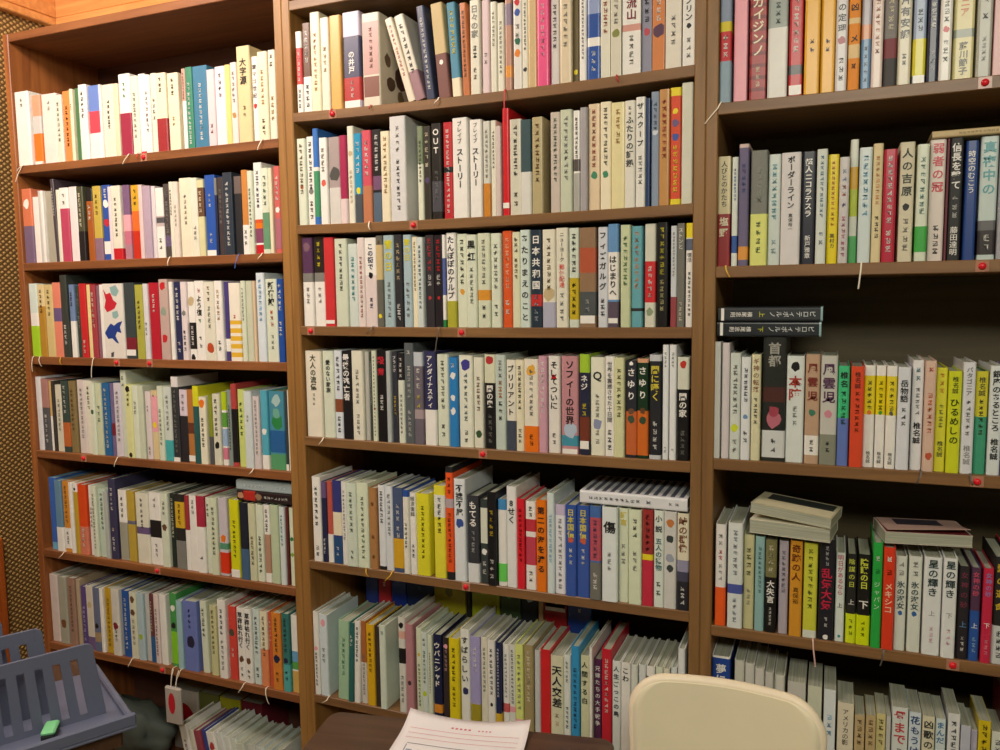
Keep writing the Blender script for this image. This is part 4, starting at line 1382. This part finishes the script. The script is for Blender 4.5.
BOOK_TOP = {}
BOOK_OBJ = {}
CONTENT = MB()                # the smaller books farther along, kept as one mass
recess_of = {'L5': .009, 'L6': .008, 'M6': .003, 'R4': .004, 'R3': .009, 'M5': .002, 'L4': .009, 'R5': .012}
seed = 0
for row, txt in BOOKS.items():
    back = len(row) > 2
    shelf = row[:2]
    recs = []
    for ln in txt.strip().split('\n'):
        q = ln.split(None, 5)
        sp = parse(fix_tokens(q[5]))
        recs.append((float(q[0]) / 1000, float(q[1]) / 1000, float(q[2]) / 1000, float(q[3]), int(q[4]), sp))
    desc = [describe(q[1], q[2], q[5]) for q in recs]
    n = len(recs)
    cnt_full = {}
    cnt_base = {}
    for b, res in desc:
        cnt_base[b] = cnt_base.get(b, 0) + 1
        for k in set(res):
            cnt_full[k] = cnt_full.get(k, 0) + 1
    marks = [i for i in range(n) if cnt_base[desc[i][0]] == 1 and desc[i][0] not in ('white', 'cream', 'pale grey', 'pale green', 'grey', 'dark grey', 'pale pink', 'pale blue', 'tan')]
    where = '%s, %s' % (ROWNAME[row[1]], CASENAME[row[0]])
    for i, (x, w, h, lean, indiv, sp) in enumerate(recs):
        seed += 1
        rnd = random.Random(seed * 7 + 1)
        parts = make_book(w, h, sp, seed, depth=.118 if back else None)
        rec = recess_of.get(row, .008) + rnd.uniform(-.0045, .0045)
        y = YF + rec if not back else 1.772
        z = shelf_z(shelf, x + w / 2) + .0003
        mtx = Matrix.Translation((x, y, z)) @ Matrix.Rotation(math.radians(-lean), 4, 'Y')
        BOOK_TOP.setdefault(row, []).append((x, x + w, z + h))
        if not indiv:
            for p in parts.values():
                CONTENT.extend(p, mtx)
            continue
        nm = 'magazine' if back else 'book'
        root = bpy.data.objects.new(nm, None)
        root.empty_display_size = .02
        COL.objects.link(root)
        root.matrix_world = mtx
        for k, p in parts.items():
            p.build(k, MATS, root)
        BOOK_OBJ.setdefault(row, []).append((x + w / 2, root, rec))
        b, res = desc[i]
        uniq = [q for q in res if cnt_full[q] == 1 and not any(q != o and q in o for j in range(n) if j != i for o in desc[j][1])]
        if back:
            root['label'] = '%s %s standing at the back of the shelf, %s from left' % (res[-1].replace('book', 'magazine').split(' with')[0], '', ORD[i])
            root['label'] = ' '.join(root['label'].split()) + (', middle bookcase' if row[0] == 'M' else ', left bookcase')
            tag(root, None, 'magazine', 'magazines at the back of the shelf')
            continue
        if uniq and (b not in NEUTRAL or ' title' in uniq[0] and 'big' in uniq[0]):
            lab = '%s on %s' % (uniq[0], where)
        else:
            look = uniq[0] if uniq and len(uniq[0].split()) <= 7 else res[-1] if len(res[-1].split()) <= 7 else res[1] if len(res) > 1 and len(res[1].split()) <= 7 else res[0]
            if i < 8:
                pos = '%s from left end' % ORD[i] if i else 'at the left end'
            elif n - 1 - i < 8 and row not in ('R1', 'R2', 'R3', 'R4', 'R5', 'M6'):
                pos = '%s from right end' % ORD[n - 1 - i] if i < n - 1 else 'at the right end'
            else:
                near = sorted(marks, key=lambda m: abs(m - i))
                near = [m for m in near if m != i]
                if near and abs(near[0] - i) <= 7:
                    m = near[0]
                    side = 'right' if i > m else 'left'
                    k = abs(i - m)
                    pos = ('just %s of the %s one' % (side, desc[m][0])) if k == 1 else '%s %s of the %s one' % (ORD[k - 1], side, desc[m][0])
                    if len(('%s %s on %s' % (look, pos, where)).split()) > 16:
                        look = res[0]
                else:
                    pos = '%s from left end' % ORD[i] if i < 20 else '%s from right end' % ORD[n - 1 - i]
            lab = '%s, %s, %s' % (look, pos, where)
        tag(root, lab[0].upper() + lab[1:] if False else lab, 'book', 'books on the %s of the %s' % tuple(where.split(', ')))
# the rows of the right bookcase run on to its far end
rnd = random.Random(77)
for row in ('R1', 'R2', 'R3', 'R4', 'R5'):
    x = max(b for a, b, t in BOOK_TOP[row]) + .0006
    while x < .655:
        w, h = rnd.uniform(.011, .026), rnd.choice((.148, .176, .188, .194, .197, .2))
        c = rnd.choice('WWIQCSGKNBRYPTEAM')
        t = 'K' if c in 'WIQCSYPA' else 'W'
        line = '%s /%s8-55?6 /%s72-90?3' % (c, t, t)
        z = shelf_z(row, x) + .0003
        for p in make_book(w, h, parse(line.split()), rnd.randrange(9999)).values():
            CONTENT.extend(p, Matrix.Translation((x, YF + rnd.uniform(.002, .012), z)))
        x += w + .0006
mass = CONTENT.build('books', MATS)
tag(mass, 'rows of narrower books filling the rest of the shelves, mostly in the left bookcase', 'books', None, 'stuff')

# ---------------------------------------------------------------- books lying on top of the standing rows
def laid_book(name, w, h, line, seed, origin, mode, yaw, label, side_art=(), group='books lying on top of the rows', tilt=0.0):
    """mode 'spine': spine faces the room, head to the right; 'edge': page edges face the room"""
    sp = parse(fix_tokens(line))
    root = bpy.data.objects.new(name, None)
    root.empty_display_size = .02
    COL.objects.link(root)
    if mode == 'spine':      # x->-z, y->+y, z->+x
        B = Matrix(((0, 0, 1, 0), (0, 1, 0, 0), (-1, 0, 0, w), (0, 0, 0, 1)))
    elif mode == 'flip':     # x->+z, z->-x
        B = Matrix(((0, 0, -1, h), (0, 1, 0, 0), (1, 0, 0, 0), (0, 0, 0, 1)))
    else:                    # x->+z, y->-y, z->+x
        B = Matrix(((0, 0, 1, 0), (0, -1, 0, min(.165, h * .68)), (1, 0, 0, 0), (0, 0, 0, 1)))
    root.matrix_world = Matrix.Translation(origin) @ Matrix.Rotation(math.radians(yaw), 4, 'Z') @ Matrix.Rotation(math.radians(tilt), 4, 'Y') @ B
    parts = make_book(w, h, sp, seed)
    d = min(.165, h * .68)
    for (c, y0, y1, z0, z1) in side_art:
        s = w + .0002 if mode != 'spine' else -.0002
        parts['cover'].add([(s, d * y0, h * z0), (s, d * y1, h * z0), (s, d * y1, h * z1), (s, d * y0, h * z1)], [(0, 1, 2, 3)], hexlin(c), 1)
    for k, p in parts.items():
        p.build(k, MATS, root)
    return tag(root, label, 'book', group)

def top_under(row, x0, x1):
    return max(t for a, b, t in BOOK_TOP[row] if b > x0 and a < x1)

z = top_under('R3', -.20, -.02) + .0008
laid_book('book', .0285, .189, '#2a3036 #90b4b8 0-2 /#d8e0e0 6-50:ピロティポルノ /#d8d830 54-60:下 /W66-88:横尾忠則 W94-97', 901, (-.2065, 1.606, z), 'spine', 0,
          'lower dark book of the two lying across the third shelf, right bookcase')
laid_book('book', .0270, .189, '#2a3036 #90b4b8 0-2 /#d8e0e0 6-50:ピロティポルノ /#d8d830 54-60:上 /W66-88:横尾忠則 W94-97', 902, (-.2045, 1.604, z + .0292), 'spine', 0,
          'upper dark book of the two lying across the third shelf, right bookcase')
z = top_under('M5', -.487, -.26) + .0008
stripes = [('#5a6070', .05, .95, .04 + .08 * i, .08 + .08 * i) for i in range(12)]
laid_book('book', .0275, .226, '#e8eaee /G6-18?3 /#404450 32-38?1 /#60646c 42-92?12', 903, (-.486, 1.606, z), 'spine', 0,
          'white book with striped cover lying across the fifth shelf, middle bookcase', stripes)
z = top_under('R2', .154, .30) + .0008
laid_book('book', .0125, .200, '#cdb78a /#a08850 20-80?9', 904, (.1535, 1.604, z), 'spine', -1,
          'tan book lying flat on top of the row, second shelf, right bookcase')
z = top_under('L5', -1.42, -1.245) + .0008
laid_book('book', .027, .170, '#2c2226 #b83028 66-88 /#f0ece4 6-50?8 *#c09070 93 *#9a7a60 60x.8', 905, (-1.409, 1.612, z), 'spine', 0,
          'black and red book lying under a grey one, fifth shelf, left bookcase')
laid_book('book', .0265, .173, '#a8b8bc /#e0e8e8 10-30?4 /#e0e8e8 48-88?7', 906, (-1.4095, 1.611, z + .0275), 'spine', 0,
          'grey blue book lying topmost on the row, fifth shelf, left bookcase')
z = top_under('R4', -.14, 0.0) + .0008
laid_book('book', .0265, .148, '#e6e2cc', 907, (-.139, 1.602, z), 'edge', -8,
          'pale book lying page edges outward under a tilted one, fourth shelf', [('#d8d6c0', .05, .95, .05, .95)])
laid_book('book', .0200, .150, '#cfc8a8', 908, (-.139, 1.606, z + .0272 + .0125), 'edge', -11,
          'tilted cream book with dark printed cover lying topmost, fourth shelf, right bookcase', [('#343a38', .08, .50, .12, .95), ('#e8e0bc', .52, .97, .03, .98)], tilt=4.6)
z = top_under('R4', .09, .25) + .0008
flat = laid_book('book', .0215, .146, '#d8ccc0', 909, (.101, 1.600, z), 'edge', 9,
          'white paged book lying flat with its pinkish cover lifting, fourth shelf', [('#7a2c30', .02, .98, .02, .98)])
b = MB()
n = 8
vs, fs = [], []
for i in range(n + 1):
    t = i / n
    yy = .002 + .0985 * t
    for zz, k in ((.004, .35), (.142, 1.0)):
        for e in (0, .0007):
            vs.append((.0219 + .011 * k * t * t + e, yy, zz))
for i in range(n):
    a = i * 4
    fs += [(a, a + 2, a + 6, a + 4), (a + 1, a + 5, a + 7, a + 3), (a, a + 4, a + 5, a + 1), (a + 2, a + 3, a + 7, a + 6)]
fs += [(0, 1, 3, 2), (n * 4, n * 4 + 2, n * 4 + 3, n * 4 + 1)]
b.add(vs, fs, hexlin('#c4a498'), 1)
def lifted(y, z, e):
    t = (y - .002) / .0985
    k = .35 + .65 * (z - .004) / .138
    return (.0219 + .011 * k * t * t + e, y, z)
for i in range(4):
    ya, yb = .008 + .0115 * i, .008 + .0115 * (i + 1)
    b.add([lifted(ya, .03, .0011), lifted(yb, .03, .0011), lifted(yb, .11, .0011), lifted(ya, .11, .0011)], [(0, 1, 2, 3)], hexlin('#3c3844'), 1)
b.build('lifted_cover', MATS, flat)

# ---------------------------------------------------------------- bookmark ribbons that hang out under the books
def ribbon(row, x, length, mat, sway=0.0, wid=.0026, out=.010):
    cands = BOOK_OBJ.get(row)
    bx, root, rec = min(cands, key=lambda q: abs(q[0] - x))
    x = bx if abs(bx - x) > .022 else x
    z0 = shelf_z(row, x)
    path = [(x, YF + rec + .004, z0 + .0012), (x, YF + rec - .004, z0 + .0014), (x, YF - .001, z0 + .0014), (x + sway * .1, YF - .0045, z0 - .004)]
    for k in range(1, 6):
        t = k / 5
        path.append((x + sway * t, YF - .0045 - out * t * (1 - t), z0 - .004 - length * t))
    inv = root.matrix_world.inverted()
    mb = MB()
    vs, fs = [], []
    for k, p in enumerate(path):
        for s in (-1, 1):
            for e in (0, .0004):
                q = Vector((p[0] + s * wid / 2, p[1] - e, p[2] + (e if k < 3 else 0)))
                vs.append(tuple(inv @ q))
    for k in range(len(path) - 1):
        a, b = k * 4, (k + 1) * 4
        fs += [(a, a + 2, b + 2, b), (a + 1, b + 1, b + 3, a + 3), (a, b, b + 1, a + 1), (a + 2, a + 3, b + 3, b + 2)]
    mb.add(vs, fs)
    o = mb.build('bookmark_ribbon', mat, root)
    return o

for args in RIBBONS:
    ribbon(*args)

# ---------------------------------------------------------------- red round markers stuck on the shelf fronts
for row, x, label in MARKERS:
    z0 = shelf_z(row, x) - .011
    root = empty('shelf_marker', (x, YF - .0002, z0), label, 'marker', 'red markers on the shelf edges')
    b = MB()
    b.box(-.0105, .0105, -.0008, 0, -.0098, .0098, bevel=.0003)
    b.build('backing', 'clear_tape', root)
    b = MB()
    prof = [(.0062, 0), (.0060, .0025), (.0048, .0042), (.0028, .0052), (.0004, .0056)]
    n = 14
    vs = [(r * math.cos(2 * math.pi * k / n), -.0009 - y, r * math.sin(2 * math.pi * k / n)) for r, y in prof for k in range(n)]
    fs = [(i * n + k, i * n + (k + 1) % n, (i + 1) * n + (k + 1) % n, (i + 1) * n + k) for i in range(len(prof) - 1) for k in range(n)]
    fs.append(tuple((len(prof) - 1) * n + k for k in range(n)))
    b.add(vs, fs)
    b.build('red_dome', 'red_plastic', root, smooth=True)

# ---------------------------------------------------------------- desk with a printed sheet
DR = math.radians(10.5)
desk = empty('desk', (-.862, 1.222, 0), 'dark brown wooden desk with a printed sheet lying on it', 'desk', rz=DR)
def rounded_slab(mb, x0, x1, y0, y1, z0, z1, rad, e=.003):
    loop = []
    for cx, cy, a0 in ((x1 - rad, y1 - rad, 0), (x0 + rad, y1 - rad, 90), (x0 + rad, y0 + rad, 180), (x1 - rad, y0 + rad, 270)):
        for k in range(7):
            a = math.radians(a0 + 15 * k)
            loop.append((cx, cy, math.cos(a), math.sin(a)))
    rings = [(rad - e, z0), (rad, z0 + e), (rad, z1 - e), (rad - e, z1)]
    n = len(loop)
    vs = [(cx + r * c, cy + r * s, z) for r, z in rings for cx, cy, c, s in loop]
    fs = [(i * n + k, i * n + (k + 1) % n, (i + 1) * n + (k + 1) % n, (i + 1) * n + k) for i in range(3) for k in range(n)]
    fs += [tuple(range(n))[::-1], tuple(3 * n + k for k in range(n))]
    mb.add(vs, fs)
b = MB(); rounded_slab(b, 0, .535, -.46, 0, .692, .72, .025); b.build('desk_top', 'desk', desk)
b = MB(); b.box(.03, .50, -.43, -.03, .62, .6915, bevel=.003); b.build('apron', 'desk', desk)
for x in (.03, .40):
    for y in (-.43, -.07):
        b = MB(); b.box(x, x + .04, y, y + .04, 0, .6195, bevel=.004); b.build('leg', 'desk', desk)

sheet = empty('printed_sheet', (-.862, 1.222, 0), 'white printed sheet with a pink heading lying on the desk', 'paper', rz=DR)
def sheet_z(u, v):
    # v: 0 at the far edge .. 1 at the near edge; corners of the far edge curl up
    return .7212 + .010 * max(0, 1 - v / .25) ** 2 * (0.45 + 1.3 * (2 * u - 1) ** 2) + .0035 * math.exp(-((v - .35) / .25) ** 2) * (.5 + .5 * math.cos(u * 6))
SX0, SX1, SY0, SY1 = .156, .384, .002, -.31
def sheet_pt(u, v, dz=0.0):
    return (SX0 + (SX1 - SX0) * u, SY0 + (SY1 - SY0) * v, sheet_z(u, v) + dz)
b = MB()
NU, NV = 16, 22
vs = [sheet_pt(i / NU, j / NV) for j in range(NV + 1) for i in range(NU + 1)] + [sheet_pt(i / NU, j / NV, .0003) for j in range(NV + 1) for i in range(NU + 1)]
W1 = NU + 1
K = W1 * (NV + 1)
fs = []
for j in range(NV):
    for i in range(NU):
        a = j * W1 + i
        fs += [(a, a + 1, a + W1 + 1, a + W1), (K + a, K + a + W1, K + a + W1 + 1, K + a + 1)]
for j in range(NV):
    for i in (0, NU):
        a = j * W1 + i
        fs.append((a, a + W1, K + a + W1, K + a))
for i in range(NU):
    for j in (0, NV):
        a = j * W1 + i
        fs.append((a, K + a, K + a + 1, a + 1))
b.add(vs, fs)
b.build('sheet', 'paper', sheet, smooth=True)
def ink(name, rects, mat):
    b = MB()
    for u0, u1, v0, v1 in rects:
        k = max(1, int((u1 - u0) / .06))
        for i in range(k):
            ua, ub = u0 + (u1 - u0) * i / k, u0 + (u1 - u0) * (i + 1) / k
            b.add([sheet_pt(ua, v1, .0009), sheet_pt(ub, v1, .0009), sheet_pt(ub, v0, .0009), sheet_pt(ua, v0, .0009)], [(0, 1, 2, 3)])
    return b.build(name, mat, sheet)
rr = random.Random(3)
ink('heading_print', [(.38 + .035 * i, .40 + .035 * i, .085, .10) for i in range(5)] + [(.60 + .03 * i, .615 + .03 * i, .09, .10) for i in range(4)], 'red_ink')
ink('rule_lines', [(.06, .94, .135, .138), (.06, .94, .18, .183), (.06, .94, .225, .228)], 'red_ink')
frame = [(.10, .90, .285, .290), (.10, .90, .86, .865), (.10, .106, .30, .85), (.894, .90, .30, .85)]
ink('table_frame', frame, 'grey_ink')
ink('table_print', [(.12 + .085 * i, .165 + .085 * i, .345 + .075 * j, .375 + .075 * j) for i in range(9) for j in range(6) if rr.random() < .9], 'blue_ink')
ink('table_heads', [(.14 + .085 * i, .175 + .085 * i, .355, .372) for i in range(7)], 'grey_ink')

# ---------------------------------------------------------------- beige chair
CH = Vector((-.139, 1.22, 0))
chair = empty('chair', CH, 'beige vinyl chair with a rounded backrest in front of the bookcases', 'chair', rz=math.radians(1))
ZT, ZB, HW, RAD = .886, .53, .1415, .048
def half_width(z):
    k = HW - .012 * (ZT - z) / (ZT - ZB)
    if z > ZT - RAD:
        q = (z - (ZT - RAD)) / RAD
        return k - RAD + RAD * math.sqrt(max(0, 1 - q * q))
    if z < ZB + RAD:
        q = (ZB + RAD - z) / RAD
        return k - RAD + RAD * math.sqrt(max(0, 1 - q * q))
    return k
def back_y(x, z):
    return -.018 * (x / HW) ** 2 + .03 * (z - ZB)
def crown(x, z):
    return z + (.007 * (1 - (x / HW) ** 2) if z > ZT - .06 else 0) * max(0, (z - ZT + .06) / .06)
rows_z = [ZB + RAD * (1 - math.cos(math.radians(9 * k))) for k in range(10)] + [ZB + RAD + (ZT - ZB - 2 * RAD) * k / 10 for k in range(11)] + [ZT - RAD + RAD * math.sin(math.radians(9 * k)) for k in range(1, 11)]
NX = 20
def shell(inset, y_front, th):
    mb = MB()
    vs, fs = [], []
    for dy in (y_front, y_front + th):
        for z in rows_z:
            hwz = max(.01, half_width(z) - inset)
            zz = z - inset if z > (ZT + ZB) / 2 else z + inset
            for i in range(NX + 1):
                x = hwz * (-1 + 2 * i / NX)
                vs.append((x, back_y(x, z) + dy, crown(x, zz)))
    n, m = NX + 1, len(rows_z)
    for l in (0, 1):
        for j in range(m - 1):
            for i in range(NX):
                q = l * n * m + j * n + i
                f = (q, q + 1, q + n + 1, q + n)
                fs.append(f if l == 0 else f[::-1])
    edge = [i for i in range(NX + 1)] + [j * n + NX for j in range(1, m)] + [(m - 1) * n + i for i in range(NX - 1, -1, -1)] + [j * n for j in range(m - 2, 0, -1)]
    for k in range(len(edge)):
        p, q = edge[k], edge[(k + 1) % len(edge)]
        fs.append((q, p, p + n * m, q + n * m))
    mb.add(vs, fs)
    return mb, [vs[k] for k in edge]
b, outline = shell(0, 0, .020); b.build('backrest', 'vinyl', chair, smooth=True)
b = MB()
b.tube([(x, y + .010, z) for x, y, z in outline] + [(outline[0][0], outline[0][1] + .010, outline[0][2])], .0090, 10, ref=(0, 1, 0))
b.build('edge_piping', 'vinyl_rim', chair, smooth=True)
b = MB(); b.box(-.16, .16, -.36, -.02, .42, .465, bevel=.015); b.build('seat', 'vinyl', chair)
for s in (-1, 1):
    b = MB(); b.tube([(s * .10, .026, .60), (s * .12, .022, .46), (s * .14, .02, .40), (s * .15, .05, .012)], .010, 10); b.build('leg', 'steel', chair, smooth=True)
    b = MB(); b.tube([(s * .135, -.02, .41), (s * .135, -.30, .41), (s * .14, -.34, .38), (s * .145, -.37, .012)], .010, 10); b.build('leg', 'steel', chair, smooth=True)

# ---------------------------------------------------------------- grey slotted desk rack on a small stand, lower corner
RZ = math.radians(-28.2)
RK = Vector((-1.192, 1.064, .700))
stand = empty('stand', (RK.x, RK.y, 0), 'low dark stand under the grey slotted rack', 'stand', rz=RZ)
b = MB(); b.box(-.40, -.022, -.62, -.02, .66, .6995, bevel=.004); b.build('stand_top', 'desk', stand)
for x in (-.39, -.062):
    for y in (-.61, -.06):
        b = MB(); b.box(x, x + .03, y, y + .03, 0, .6595, bevel=.003); b.build('leg', 'desk', stand)
rack = empty('slotted_rack', RK, 'blue grey plastic rack with slotted dividers and a flat tray', 'rack', rz=RZ)
b = MB()
b.box(-.30, 0, -.60, 0, 0, .006, bevel=.002)
b.box(-.010, 0, -.60, 0, .0055, .030, bevel=.003)
b.box(-.0125, -.30, -.012, 0, .0055, .020, bevel=.003) if False else b.box(-.30, -.0125, -.012, 0, .0055, .020, bevel=.003)
b.build('tray', 'grey_plastic', rack)
def divider(x, y0, y1, z0, z1, lean):
    """slotted upright plate in the y-z plane: bars that lean towards its middle, between two rails"""
    mb = MB()
    th, top, bot, rc = .006, .024, .012, .0145
    n = max(2, int(round((y1 - y0) / .031)))
    step = (y1 - y0) / n
    def up(y):                       # where a bar that starts at y meets the top rail
        return y - (y - (y0 + y1) / 2) * .05
    cols = []                        # (bottom y, is_bar to the next one)
    for i in range(n):
        ya = y0 + step * i
        cols += [(ya, True), (ya + step * .56, False)]
    cols += [(y1 - step * .48, True), (y1, True)]
    cols = [c for c in cols if c[0] < y1 - step * .52] + cols[-2:]
    def quad(pts):
        vs = [(x - lean * (z - z0) + e, y, z) for e in (0, th) for y, z in pts]
        mb.add(vs, [(3, 2, 1, 0), (4, 5, 6, 7), (0, 1, 5, 4), (1, 2, 6, 5), (2, 3, 7, 6), (3, 0, 4, 7)])
    for (ya, bar), (yb, _) in zip(cols[:-1], cols[1:]):
        ua, ub = up(ya), up(yb)
        quad([(ya, z0), (yb, z0), (yb, z0 + bot), (ya, z0 + bot)])
        last = yb == y1
        if bar:
            quad([(ya, z0 + bot), (yb, z0 + bot), (ub, z1 - top), (ua, z1 - top)])
        if not last:
            quad([(ua, z1 - top), (ub, z1 - top), (ub, z1), (ua, z1)])
        else:
            quad([(ua, z1 - top), (ub - rc, z1 - top), (ub - rc, z1), (ua, z1)])
            for k in range(6):
                t0, t1 = math.radians(90 - 15 * k), math.radians(75 - 15 * k)
                p0 = (ub - rc + rc * math.cos(t0), z1 - rc + rc * math.sin(t0))
                p1 = (ub - rc + rc * math.cos(t1), z1 - rc + rc * math.sin(t1))
                quad([(p0[0], z1 - top), (p1[0], z1 - top), p1, p0])
    return mb
for xo, y1, z1 in ((-.092, -.034, .150), (-.165, -.108, .176), (-.228, -.168, .190)):
    divider(xo, -.56, y1, .0055, z1, .05).build('divider', 'grey_plastic', rack)
clip = empty('clip', RK + Matrix.Rotation(RZ, 3, 'Z') @ Vector((-.062, -.134, .0065)), 'small mint green and black clip lying in the grey rack', 'clip', rz=math.radians(-50))
b = MB(); b.box(-.020, .020, -.012, .012, 0, .012, bevel=.003); b.build('clip_base', 'black_plastic', clip)
b = MB(); b.box(-.021, .023, -.011, .013, .0125, .021, bevel=.003); b.build('clip_top', 'mint', clip)

# ---------------------------------------------------------------- dark bag and hanging pouch on the lowest shelf of the left bookcase
import mathutils.noise as mnoise
b = MB()
n1, n2 = 28, 18
vs = []
for j in range(n2 + 1):
    ph = math.pi * j / n2
    for i in range(n1):
        a = 2 * math.pi * i / n1
        p = Vector((math.sin(ph) * math.cos(a), math.sin(ph) * math.sin(a), math.cos(ph)))
        k = 1 + .28 * mnoise.noise(p * 2.2) + .10 * mnoise.noise(p * 6.0)
        q = Vector((p.x * .17 * k, p.y * .065 * k, p.z * .095 * k))
        q.z = max(q.z, -.085)
        vs.append(q)
fs = [(j * n1 + i, j * n1 + (i + 1) % n1, (j + 1) * n1 + (i + 1) % n1, (j + 1) * n1 + i) for j in range(n2) for i in range(n1)]
b.add(vs, fs)
o = b.build('plastic_bag', 'bag', None, smooth=True)
o.location = (-1.93, 1.685, .14 + .0855)
tag(o, 'crumpled dark green bag slumped on the lowest shelf of the left bookcase', 'bag')

pouch = empty('pouch', (-1.632, 1.585, .455), 'small white and red pouch hanging by strings below the sixth shelf', 'pouch')
b = MB(); b.box(-.030, .026, -.006, .006, -.105, 0, bevel=.004); b.build('pouch_body', 'pouch_grey', pouch)
b = MB()
b.add([(-.004 + .012 * math.cos(2 * math.pi * k / 16), -.0064, -.045 + .030 * math.sin(2 * math.pi * k / 16)) for k in range(16)], [tuple(range(16))])
b.build('printed_oval', 'ribbon_red', pouch)
b = MB()
for x in (-.010, .008):
    b.tube([(x, -.001, -.001), (x + .001, .004, .03), (x + .002, .0105, .044)], .0012, 6)
b.build('string', 'ribbon_white', pouch)
